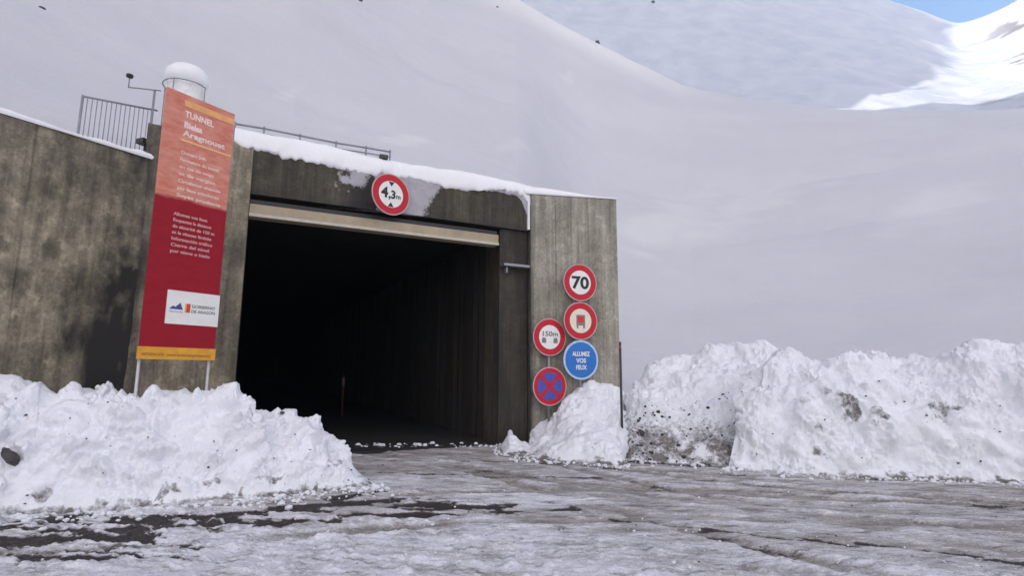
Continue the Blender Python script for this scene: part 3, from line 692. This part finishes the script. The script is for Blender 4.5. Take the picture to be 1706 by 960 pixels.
for k_ in range(90):
    px = rng.uniform(590, 835); g = G(px, 746+rng.randn()*2); s = .02+.05*rng.rand()**3; cs.append((g[0], g[1], .03+s*.3)); sz.append(s)
for _ in range(260):
    px, py = rng.uniform(0, 1706), 800+160*rng.rand()**.8; g = G(px, py); s = .005+.014*rng.rand()**3; cs.append((g[0], g[1], .035+s*.3)); sz.append(s)
clods('snow_clods', 'small loose lumps of snow scattered on the slushy road', cs, M_snow, sz)
cs, sz = [], []
for _ in range(480):                                  # rubble below the recessed bank
    i = rng.randint(0, int(PbQ.shape[0]*.72)); j = int(rng.rand()**3*80); p = PbQ[i, j]; s = .008+.034*rng.rand()**5
    cs.append((p[0], p[1]-s*.3, p[2]+s*.3)); sz.append(s)
for _ in range(110):
    i = rng.randint(0, PbL.shape[0]); j = int(rng.rand()**1.5*150); p = PbL[i, j]; s = .006+.012*rng.rand()**3; cs.append((p[0], p[1]-s*.5, p[2]+s*.5)); sz.append(s)
for _ in range(90):
    i = rng.randint(0, PbR.shape[0]); j = int(rng.rand()*130); p = PbR[i, j]; s = .006+.015*rng.rand()**3; cs.append((p[0], p[1]-s*.5, p[2]+s*.5)); sz.append(s)
for _ in range(260):
    g = G(rng.uniform(0, 1706), 775+180*rng.rand()); s = .004+.010*rng.rand()**3; cs.append((g[0], g[1], .032)); sz.append(s)
clods('rubble', 'dark stones and dirt crumbs lying on the snow banks', cs, M_rock, sz)
# single dark lumps one can point to
def rock(name, label, p, s, cat='rock', group=None, mat=None):
    n = 12; V, Fc = [], []
    th = np.linspace(0, math.pi, 9); ph = np.linspace(0, 2*math.pi, n, endpoint=False)
    for a in th:
        for q in ph:
            v = np.array([math.sin(a)*math.cos(q), math.sin(a)*math.sin(q), math.cos(a)]); k = 1+float(fbm(v[0]*1.5+p[0], v[1]*1.5+p[1], v[2]*1.5, 3, 9))*.45
            V.append(v*k*np.array(s))
    for i in range(8):
        for j in range(n): Fc.append((i*n+j, (i+1)*n+j, (i+1)*n+(j+1) % n, i*n+(j+1) % n))
    o = mesh_obj(name, V, Fc, mat or M_rock, None, False); o.location = p; tag(o, label, cat, group); return o
p = surf(PbL, 22, 760); r = rock('rock', 'dark jagged rock stuck in the left snow bank near the photo edge', (p[0], p[1]-.03, p[2]), (.06, .08, .11)); r.rotation_euler = (0, -.7, .3)
p = surf(PbL, 470, 690); rock('rock', 'tiny dark stone on the sloping crest of the left snow bank before the tunnel mouth', (p[0], p[1], p[2]+.02), (.035, .03, .025))
p = surf(PbQ, 1043, 716); rock('rock', 'larger black stone beside the foot of the snow stake', (p[0], p[1]-.05, p[2]), (.075, .07, .07))
p = surf(PbQ, 1068, 720); rock('rock', 'smaller black stone a little right of the snow stake', (p[0], p[1]-.05, p[2]), (.05, .05, .045))
def on_hill(px, py):
    d = ray(px, py); a = math.atan2(d[0], d[1]); h = math.hypot(d[0], d[1]); r_ = hill_start(np.array([a]))[0]
    rs = np.linspace(r_+1, RH, 2000); zz = hill_z(np.full_like(rs, a), rs, r_)
    X, Y = rs*math.sin(a), rs*math.cos(a); am = np.clip((rs-r_)/60, 0, 1)*(.22+.78*sst(1.0, .55, rs/RH))
    zz = zz+am*(fbm(X*.018, Y*.018, 0, 5, 101, .45)*3.0)+am*np.abs(fbm(X*.008+Y*.012, Y*.05-X*.01, 0, 3, 109))*.8
    ez = EYE+rs*d[2]/h; i = np.argmax(zz > ez) if (zz > ez).any() else len(rs)-1
    return np.array([X[i], Y[i], zz[i]]), rs[i]
for px, py, lab, k in ((70, 15, 'dark rock showing through the snow high above the retaining wall', .0045), (600, 1, 'small dark rock high on the slope above the tunnel roof', .004), (996, 72, 'dark rock just below the crest of the slope', .0055), (828, 12, 'faint speck of rock near the crest left of the shaded mountain', .0025), (1088, 2, 'speck of rock high on the shaded mountain', .0028)):
    if px == 1088: P_ = mount_hit(px, 4); d_ = np.linalg.norm(P_)
    else: P_, d_ = on_hill(px, py)
    rock('boulder', lab, P_, (d_*k, d_*k, d_*k*.9), 'rock', 'rocks on the snow slope')

# ------------------------------------------------------------ snow on the roof
top_px = [(392, 207), (470, 222), (560, 240), (650, 262), (760, 281), (880, 304)]
us = [fu(fac(x, y)) for x, y in top_px]; zs = [fac(x, y)[2] for x, y in top_px]
low_px = [(392, 236), (408, 246), (500, 268), (560, 283), (610, 291), (700, 300), (745, 318), (790, 316), (850, 318), (872, 330), (884, 345)]
ul = [fu(fac(x, y)) for x, y in low_px]; zl = [fac(x, y)[2] for x, y in low_px]
uu = np.linspace(uL-.35, uR+.18, 300); zt = np.interp(uu, us, zs); zb = np.interp(uu, ul, zl)
zt = zt+fbm(uu*1.2, uu*0, 0, 3, 61)*.03; zb = zb+fbm(uu*5, uu*0, 0, 4, 62)*.04+fbm(uu*16, uu*0, 0, 3, 65)*.025; zb = np.minimum(zb, zt-.14)
sec = [(.01, 0, 0), (.035, .0, .01), (.055, .12, .0), (.05, .30, 0), (.03, .6, 0), (-.02, .85, 0), (-.10, .97, 0), (-.2, 1.0, .02), (-.6, 1.0, .05), (-1.2, 1, .10), (-2.2, 1.0, .10), (-3.5, 1.0, -.1), (-5, 1, -.6)]
P = np.zeros((len(uu), len(sec), 3))
for j, (o, k, add) in enumerate(sec):
    q = A0[None]+fd[None]*uu[:, None]+fn[None]*(o+fbm(uu*3, uu*0+j*.3, 0, 3, 63)*.03)[:, None]
    P[:, j, 0] = q[:, 0]; P[:, j, 1] = q[:, 1]; P[:, j, 2] = zb+(zt-zb)*k+add
cap = grid_obj('roof_snow', P, M_cap); tag(cap, 'thick white snow cover on the tunnel roof edge', 'snow', None, 'stuff')
mod = cap.modifiers.new('s', 'SUBSURF'); mod.levels = 1; mod.render_levels = 1
# cover on the wing top
t_ = np.linspace(-.08, 1.02, 60); L = np.linalg.norm(B1[:2]-A0)
zz_ = wt0+(wt1-wt0)*t_
sec = [(.12, -.01), (.14, .02), (.11, .09), (0, .17), (-.3, .2), (-.9, .22), (-1.6, .1), (-1.9, -.6)]
P = np.zeros((60, len(sec), 3)); th = 1.0-.75*sst(.75, 1.02, t_)
th = .25+.75*(1-sst(.0, 1.0, t_))
for j, (o, k) in enumerate(sec):
    q = A0[None]+pd[None]*(t_*L)[:, None]+pn[None]*o
    P[:, j, 0] = q[:, 0]; P[:, j, 1] = q[:, 1]; P[:, j, 2] = zz_+k*(th if k > 0 else 1)*1.25
tag(grid_obj('roof_snow', P, M_cap), 'thin snow cover on top of the pale right pillar', 'snow', None, 'stuff')
# snow on the retaining wall
t_ = np.linspace(0, Lfar, 120); zz_ = zfar+(wa-zfar)*t_/Lfar
sec = [(.02, -.005), (.035, .03), (.01, .07), (-.1, .11), (-.45, .13), (-.9, .05), (-1.3, -.2)]
P = np.zeros((120, len(sec), 3))
for j, (o, k) in enumerate(sec):
    q = (W1-wd*Lfar)[None]+wd[None]*(t_[:, None])+wn[None]*o
    P[:, j, 0] = q[:, 0]; P[:, j, 1] = q[:, 1]; P[:, j, 2] = zz_+k*(1+fbm(t_*1.5, t_*0, 0, 4, 64)*.5)
tag(grid_obj('wall_snow', P, M_cap), 'snow strip lying along the top of the retaining wall', 'snow', None, 'stuff')

# ------------------------------------------------------------ lettering
def text(name, s, size, loc, mat, parent, align='LEFT', width=None, ext=.0015, bold=0.0):
    cu = bpy.data.curves.new(name, 'FONT'); cu.body = s; cu.size = size; cu.align_x = align; cu.extrude = ext; cu.offset = bold; cu.resolution_u = 3
    to = bpy.data.objects.new(name, cu); COL.objects.link(to); bpy.context.view_layer.update()
    dg = bpy.context.evaluated_depsgraph_get(); me = bpy.data.meshes.new_from_object(to.evaluated_get(dg)); bpy.data.objects.remove(to)
    M = Matrix.Rotation(math.pi/2, 4, 'X'); me.transform(M)
    if width:
        xs = [v.co.x for v in me.vertices]; w_ = max(xs)-min(xs); k = width/w_
        for v in me.vertices: v.co.x *= k
    me.materials.clear(); me.materials.append(mat)
    o = bpy.data.objects.new(name, me); COL.objects.link(o); o.location = loc; o.parent = parent; return o

# ------------------------------------------------------------ road signs
def disc(parent, z, r, style, name='sign_plate', label=None, x=0):
    o = MB().ring(0.001, r, -.012, .012, 72).build(name, M_galv if style != 'blue' else plain('pale blue rim', (.45, .6, .8)), parent); o.location = (x, 0, z)
    if label: o['label'] = label
    def add(n, mb, mat): return mb.build(n, mat, o)
    if style in ('red', 'redcream'):
        add('sign_rim', MB().ring(r*.94, r*.998, -.016, -.011), M_rim)
        add('red_ring', MB().ring(r*.64, r*.95, -.0165, -.012), M_red)
        add('sign_face', MB().ring(.0005, r*.65, -.0155, -.012), M_white if style == 'red' else M_cream)
    elif style == 'blue':
        add('sign_face', MB().ring(.0005, r*.90, -.016, -.012), M_blue)
    elif style == 'nostop':
        add('sign_rim', MB().ring(r*.93, r*.998, -.016, -.011), M_rim)
        add('red_ring', MB().ring(r*.72, r*.94, -.0165, -.012), M_red)
        add('sign_face', MB().ring(.0005, r*.73, -.0155, -.012), plain('sign violet blue', (.06, .08, .38), .4))
        mb = MB()
        for a in (45, -45):
            c, s_ = math.cos(rad(a)), math.sin(rad(a)); l, w_ = r*.74, r*.10
            mb.prism([(-l*c-w_*s_, -l*s_+w_*c), (-l*c+w_*s_, -l*s_-w_*c), (l*c+w_*s_, l*s_-w_*c), (l*c-w_*s_, l*s_+w_*c)], -.0185-.001*(a > 0), -.0155)
        add('red_cross', mb, M_red)
    return o

# height limit sign on the lintel
c43 = fac(651, 324, .30); r43 = .445
hs_ = tag(empty('height_limit_sign', tuple(c43), rad(42)), 'round red rimmed white 4,3 m height limit sign fixed to the lintel', 'road sign')
o = disc(hs_, 0, r43, 'red')
text('lettering', '4', .30, (-.225, -.0185, -.08), M_black, o, bold=.012)
text('lettering', ',3', .24, (-.06, -.0185, -.08), M_black, o, bold=.009)
text('lettering', 'm', .15, (.115, -.0185, -.07), M_black, o, bold=.003)
MB().prism([(-.07, .27), (.07, .27), (0, .17)], -.018, -.0155).build('arrow_head', M_black, o)
MB().prism([(-.07, -.27), (0, -.17), (.07, -.27)], -.018, -.0155).build('arrow_head', M_black, o)
for sx_, y_ in ((-.15, .42), (.15, .17)):
    for z_ in (-.1, .1): MB().tube((sx_, .01, z_), (sx_, y_, z_), .018).build('bracket', M_galv, hs_)

YS = YP(967)-.28
def signz(px, py): return D(px, py, YS)
base = signz(969, 700)
post = tag(empty('sign_post', (base[0], YS, 0), rad(22)), 'grey post carrying the 70, lorry and blue headlight signs before the pale pillar', 'road sign')
MB().tube((0, .045, 0), (0, .045, signz(969, 445)[2]), .03, 14).build('pole', M_galv, post, True)
rs_ = .5*(signz(969, 441)[2]-signz(969, 503)[2])
o = disc(post, signz(969, 471)[2], rs_, 'red', label='red rimmed 70 speed limit plate')
text('lettering', '70', .40, (0, -.0185, -.14), M_black, o, 'CENTER', width=.46, bold=.013)
o = disc(post, signz(969, 535)[2], rs_, 'redcream', label='red rimmed plate with a red and dark lorry')
MB().box((0, -.017, .015), (.115, .0015, .125)).build('lorry_frame', M_grey, o)
MB().box((0, -.0195, .03), (.078, .0015, .075)).build('lorry_load', plain('lorry red', (.62, .02, .03)), o)
for sx_ in (-.085, .085): MB().box((sx_, -.017, -.14), (.022, .0015, .035)).build('lorry_wheel', M_grey, o)
o = disc(post, signz(970, 600)[2], rs_*1.02, 'blue', label='round blue plate with white lettering')
for k, (s_, w_) in enumerate((('ALLUMEZ', .46), ('VOS', .26), ('FEUX', .28))): text('lettering', s_, .14, (0, -.0175, .09-.155*k), M_white, o, 'CENTER', width=w_, bold=.004)
b2 = signz(916, 700); dx2 = 0
YS2 = YS-.15
post2 = tag(empty('sign_post', (D(916, 700, YS2)[0], YS2, 0), rad(25)), 'shorter grey post carrying the vehicle distance and no stopping signs beside the tunnel mouth', 'road sign')
MB().tube((0, .045, 0), (0, .045, D(916, 535, YS2)[2]), .028, 14).build('pole', M_galv, post2, True)
o = disc(post2, D(916, 562, YS2)[2], rs_*.97, 'red', label='red rimmed plate for the distance between vehicles')
text('lettering', '150m', .16, (0, -.0185, .02), M_grey, o, 'CENTER', width=.40, bold=.004)
for s in (-1, 1): MB().prism([(s*.15-.055, -.135), (s*.15+.055, -.135), (s*.15+.055, -.05), (s*.15+.035, -.015), (s*.15-.035, -.015), (s*.15-.055, -.05)], -.0185, -.0155).build('vehicle_symbol', M_grey, o)
disc(post2, D(916, 644, YS2)[2], rs_*.98, 'nostop', label='red and blue no stopping plate with a red cross')

# snow stake beside the wing
Ys = 11.7; q = D(1036, 700, Ys); qt = D(1036, 570, Ys)
st_ = tag(empty('snow_stake', (q[0], Ys, 0)), 'thin dark snow stake standing right of the pale pillar', 'stake')
MB().tube((0, 0, 0), (0, 0, qt[2]), .026, 10).build('pole', M_dsteel, st_, True)
MB().tube((0, 0, qt[2]-.16), (0, 0, qt[2]-.08), .029, 10).build('band', plain('faded red band', (.3, .08, .07)), st_, True)

# ------------------------------------------------------------ information board
YB = 7.6; pB = D(252, 480, YB)[:2]; 
def bp(px, py): return PL(px, py, pB, wn)
Lb = bp(252, 400); Rb = bp(373, 400); ang_b = math.atan2(wd[1], wd[0])
ub = lambda P_: float((P_[:2]-pB).dot(wd))
u0, u1 = .5*(ub(bp(275, 150))+ub(bp(232, 590))), .5*(ub(bp(388, 195))+ub(bp(358, 590)))
zb1 = .5*(bp(275, 143)[2]+bp(388, 190)[2]); zb0 = .5*(bp(231, 597)[2]+bp(357, 602)[2])
print('board', u0, u1, zb0, zb1, bp(275, 143)[2], bp(388, 190)[2])
BW = u1-u0; BH = zb1-zb0; pc = pB+wd*u0
board = tag(empty('information_board', (pc[0], pc[1], 0), ang_b), 'tall narrow red information board on two posts in front of the left pillar', 'notice board')
# panel with a pale faded upper print and a deep red lower print
m, nt, b = newmat('board print'); t = nt.nodes.new('ShaderNodeTexCoord'); sx = nt.nodes.new('ShaderNodeSeparateXYZ'); nt.links.new(t.outputs['Object'], sx.inputs[0])
nn = noise(nt, 2.2, 5, .6, sc=(1.6, 1, 1)); ma = nt.nodes.new('ShaderNodeMath'); ma.operation = 'MULTIPLY_ADD'; nt.links.new(nn, ma.inputs[0]); ma.inputs[1].default_value = .10; nt.links.new(sx.outputs[2], ma.inputs[2])
zf = bp(310, 335)[2]
mr = nt.nodes.new('ShaderNodeMapRange'); nt.links.new(ma.outputs[0], mr.inputs[0]); mr.inputs[1].default_value = zf-.02+.05; mr.inputs[2].default_value = zf+.035+.05
n4 = noise(nt, 4, 6, .6, sc=(1, 1, 2.5))
pink = mixc(nt, ramp(nt, n4, [(.35, 0), (.7, 1)]), (.59, .17, .115), (.69, .33, .245)); deep = mixc(nt, ramp(nt, n4, [(.3, 0), (.7, 1)]), (.27, .006, .016), (.33, .009, .022))
nt.links.new(mixc(nt, mr.outputs[0], deep, pink), b.inputs['Base Color']); b.inputs['Roughness'].default_value = .65; b.inputs['Specular IOR Level'].default_value = .25
MB().box((BW/2, 0, (zb0+zb1)/2+.05), (BW/2, .022, BH/2-.05)).build('panel', m, board, bevel=.006)
yz = zb0+.085
MB().box((BW/2, -.006, zb0+.085), (BW/2+.012, .022, .085)).build('yellow_strip', plain('strip yellow', (.70, .33, .02), .45), board)
def bz_(px, py): P_ = bp(px, py); return P_[2]
ob = M_orange
zo1 = .5*(bz_(305, 170)+bz_(388, 205)); MB().box((BW*.62, -.0245, zo1), (BW*.37, .003, .05)).build('orange_bar', plain('faded orange', (.80, .38, .14)), board)
zo2 = .5*(bz_(302, 233)+bz_(385, 262)); MB().box((BW*.62, -.0245, zo2), (BW*.37, .003, .014)).build('orange_bar', plain('pale orange', (.85, .48, .22)), board)
xl = BW*.27
def row(s, px0, py0, px1, size, mat, w_, xx=None, bold=.002): 
    z_ = bz_(px0, py0); text('lettering', s, size, (xl if xx is None else xx, -.0245, z_), mat, board, width=w_, bold=bold)
T1 = plain('faded heading lettering', (.85, .64, .58), .5)
row('TUNNEL', 305, 194, 350, .14, T1, BW*.42, bold=.005); row('Bielsa', 305, 212, 330, .13, T1, BW*.26, bold=.006); row('Aragnouet', 305, 226, 380, .12, T1, BW*.62, bold=.004)
for k, (s, w_) in enumerate((('Ouvert 24h', .40), ('Fermeture du tunnel', .62), ('en cas de neige', .55), ('et de verglas.', .60), ('Circulation alternée', .68), ('par feux tricolores', .66), ('Soyez prudents', .70))):
    row(s, 294, 254+14.2*k*.86+0, 0, .072, T1, BW*w_*.9, xx=xl*.97, bold=.001)
for k, (s, w_) in enumerate((('Allumez vos feux', .50), ('Respectez la distance', .56), ('de sécurité de 150 m', .62), ('et la vitesse limitée', .58), ('Información tráfico', .60), ('Cierre del túnel', .56), ('por nieve o hielo', .58))):
    row(s, 284, 357+10.5*k, 0, .066, M_pinktext, BW*w_*.95, xx=xl*.93, bold=.001)
zl0, zl1 = .5*(bz_(268, 538)+bz_(362, 546)), .5*(bz_(272, 482)+bz_(365, 493))
MB().box((BW*.64, -.027, (zl0+zl1)/2), (BW*.365, .005, (zl1-zl0)/2)).build('logo_plate', M_white, board)
lp = empty('unused')
bpy.data.objects.remove(lp)
zc = (zl0+zl1)/2; x0 = BW*.31; yF = -.0325
MB().prism([(x0, zc-.03), (x0+.05, zc+.02), (x0+.085, zc+.005), (x0+.15, zc+.07), (x0+.19, zc-.03)], yF-.001, yF).build('mountain_mark', plain('logo blue', (.05, .07, .25)), board)
text('lettering', 'Hautes-Pyrénées', .035, (x0, yF, zc-.075), M_grey, board, width=.19)
MB().box((x0+.265, yF-.001, zc), (.028, .001, .065)).build('red_mark', plain('logo red', (.62, .05, .02)), board)
MB().box((x0+.225, yF-.001, zc), (.009, .001, .065)).build('yellow_mark', plain('logo yellow', (.8, .5, .05)), board)
text('lettering', 'GOBIERNO', .062, (x0+.31, yF, zc+.012), M_grey, board, width=BW*.965-x0-.33, bold=.002)
text('lettering', 'DE ARAGON', .062, (x0+.31, yF, zc-.062), M_grey, board, width=BW*.965-x0-.33, bold=.002)
text('lettering', 'INFORMACIÓN', .062, (.03, -.0295, zb0+.045), M_darktext, board, width=BW*.27)
text('lettering', 'www.bielsa-aragnouet.org', .062, (BW*.34, -.0295, zb0+.045), M_darktext, board, width=BW*.60)
for xx in (.035, BW-.045): MB().tube((xx, .03, -.02), (xx, .03, zb0+.5), .021, 12).build('post', plain('pale post steel', (.5, .5, .5), .45, .3), board, True)
for z_ in (zb1-.6, zb0+.7): MB().box((BW/2, .035, z_), (BW/2-.04, .012, .02)).build('back_rail', M_galv, board)

# ------------------------------------------------------------ railing above the retaining wall
rA = D(138, 160, 9.3); rB = D(262, 184, 10.2)
zg = D(136, 232, 9.3)[2]; zh = D(258, 250, 10.2)[2]
rl = tag(empty('railing', (rA[0], rA[1], 0)), 'grey steel railing with thin upright bars on the wall left of the red board', 'railing')
v_ = rB-rA; v_[2] = 0
def RA(t, z): return (v_[0]*t, v_[1]*t, z)
zt0, zt1 = rA[2], rB[2]; zb_ = min(zg, zh)
MB().tube(RA(0, zt0), RA(1.0, zt1), .02, 8).build('top_rail', M_rail, rl, True)
MB().tube(RA(0, zt0-1.02), RA(1.0, zt1-1.02), .014, 8).build('bottom_rail', M_rail, rl, True)
for t in (0, .93): MB().tube(RA(t, zt0+(zt1-zt0)*t-1.4), RA(t, zt0+(zt1-zt0)*t+.02), .022, 8).build('post', M_rail, rl, True)
for k in range(1, 15):
    t = k/15.0*.93; MB().tube(RA(t, zt0+(zt1-zt0)*t-1.02), RA(t, zt0+(zt1-zt0)*t), .0085, 6).build('bar', M_rail, rl, True)
# weather mast
Ym = 10.3; a = D(258, 150, Ym); bb = D(214, 145, Ym-.1); cc = D(214, 128, Ym-.1)
wm = tag(empty('weather_mast', (a[0], Ym, a[2]-1.7)), 'thin mast with a side arm and small black sensor above the railing', 'mast')
MB().tube((0, 0, 0), (0, 0, 1.7), .022, 8).build('pole', M_rail, wm, True)
MB().tube((.12, 0, 1.69), (bb[0]-a[0], bb[1]-Ym, bb[2]-a[2]+1.7), .014, 8).build('arm', M_rail, wm, True)
MB().tube((bb[0]-a[0], bb[1]-Ym, bb[2]-a[2]+1.7), (bb[0]-a[0], bb[1]-Ym, cc[2]-a[2]+1.7), .011, 8).build('stem', M_rail, wm, True)
MB().lathe([(0, 0), (.05, .01), (.065, .03), (.06, .07), (.03, .085), (0, .085)], 14, (bb[0]-a[0], bb[1]-Ym, cc[2]-a[2]+1.68)).build('sensor', M_black, wm, True)
# floodlight box behind the pillar corner
c = D(238, 236, 9.7); fl = tag(empty('floodlight', tuple(c), rad(-20)), 'small dark floodlight box at the corner below the railing', 'lamp')
MB().box((0, 0, 0), (.09, .07, .05)).build('housing', M_dsteel, fl, bevel=.01)
MB().tube((0, .05, -.02), (0, .05, -.5), .02, 8).build('stem', M_dsteel, fl, True)
# snow-capped round shaft behind the board
Yd = 12.0; c = D(311, 140, Yd); top = D(311, 109, Yd)[2]; rr = (D(344, 130, Yd)[0]-D(281, 130, Yd)[0])/2
sh = tag(empty('ventilation_shaft', (c[0], Yd, c[2]-1.3)), 'white round shaft with a domed snow cap behind the top of the red board', 'vent')
zq = c[2]-.05-(c[2]-1.3)
MB().lathe([(rr*.88, 0), (rr*.88, zq)], 32).build('shaft_wall', plain('pale shaft concrete', (.78, .78, .75), .7), sh, True)
hd = top-(c[2]-1.3)
MB().lathe([(0, hd), (rr*.38, hd-.03), (rr*.74, hd-.10), (rr*.97, hd-.22), (rr*1.02, hd-.33), (rr*.98, hd-.45), (rr*.86, hd-.52)], 36).build('snow_cap', M_cap, sh, True)
mb = MB(); zr = D(311, 131, Yd-rr)[2]-(c[2]-1.3); pr = None
for k in range(-5, 6):
    an = rad(-90+k*17); p_ = (rr*1.06*math.cos(an), rr*1.06*math.sin(an), zr)
    if pr: mb.tube(pr, p_, .014, 6)
    pr = p_
mb.build('hoop_rail', M_rail, sh, True)
for k in (-5, 0, 5):
    an = rad(-90+k*17); MB().tube((rr*1.06*math.cos(an), rr*1.06*math.sin(an), 0), (rr*1.06*math.cos(an), rr*1.06*math.sin(an), zr), .013, 6).build('hoop_post', M_rail, sh, True)
# handrail half buried in the roof snow
g = [(D(x, y, Y_)) for x, y, Y_ in ((392, 206, 10.4), (440, 214, 10.7), (500, 226, 11.0), (560, 238, 11.3), (610, 246, 11.6), (650, 253, 11.9))]
gr = tag(empty('handrail', tuple(g[0])), 'grey handrail half buried in the snow along the tunnel roof', 'railing')
mb = MB()
for a, b_ in zip(g[:-1], g[1:]): mb.tube(Vector(a-g[0]), Vector(b_-g[0]), .022, 8)
mb.build('top_rail', M_rail, gr, True)
mb = MB()
for a, b_ in zip(g[:-1], g[1:]): mb.tube(Vector(a-g[0]-np.array([0, 0, .12])), Vector(b_-g[0]-np.array([0, 0, .12])), .016, 8)
mb.build('lower_rail', M_rail, gr, True)
for k, p_ in enumerate(g): MB().tube(Vector(p_-g[0]-np.array([0, 0, .8])), Vector(p_-g[0]+np.array([0, 0, .04])), .018, 8).build('post', M_rail, gr, True)
c = D(639, 262, 11.45); cb = tag(empty('junction_box', tuple(c), rad(20)), 'small dark box poking out of the roof snow at the end of the handrail', 'box')
MB().box((0, 0, 0), (.09, .07, .045)).build('housing', M_dsteel, cb, bevel=.01)
MB().tube((0, 0, -.04), (0, 0, -.5), .02, 8).build('stem', M_dsteel, cb, True)
# lamp on the inner edge of the left pillar
c = fac(407, 393, -.05); lm = tag(empty('wall_lamp', tuple(c), ang), 'small pale lamp on the inner edge of the left pillar under the roller housing', 'lamp')
MB().box((0, 0, 0), (.035, .05, .06)).build('housing', plain('pale grey plastic', (.5, .5, .5)), lm, bevel=.01)
MB().tube((-.04, 0, .02), (.0, 0, .02), .015, 8).build('mount', M_dsteel, lm, True)
# delineator and lamp deep inside
c = PL(572, 640, A0+back*9.0, fn)[:2]
dl = tag(empty('marker_post', (*c, 0)), 'faint red marker post standing inside the dark tunnel', 'post')
MB().tube((0, 0, 0), (0, 0, 1.5), .04, 10).build('post_body', plain('marker red', (.12, .02, .015)), dl, True)
MB().tube((0, 0, 1.1), (0, 0, 1.4), .043, 10).build('reflector_band', plain('marker band', (.25, .2, .18)), dl, True)

# haze --------------------------------------------------------
HAZE = 0.00045
if HAZE:
    hz = MB().box((0, 300, 399), (2500, 2500, 402)).build('haze', bpy.data.materials.new('haze air'))
    hz['kind'] = 'stuff'; hz['label'] = 'thin cold mountain air paling the far slopes'
    m = hz.data.materials[0]; m.use_nodes = True; nt = m.node_tree; nt.nodes.clear()
    out = nt.nodes.new('ShaderNodeOutputMaterial'); pv = nt.nodes.new('ShaderNodeVolumePrincipled'); pv.inputs['Density'].default_value = HAZE; pv.inputs['Color'].default_value = (.45, .68, 1, 1)
    pv.inputs['Anisotropy'].default_value = .2
    nt.links.new(pv.outputs[0], out.inputs['Volume'])

S.view_settings.view_transform = 'Standard'; S.view_settings.look = 'None'; S.view_settings.gamma = 1
S.view_settings.exposure = 0.98
S.render.engine = 'CYCLES'; S.cycles.max_bounces = 8; S.cycles.volume_bounces = 1
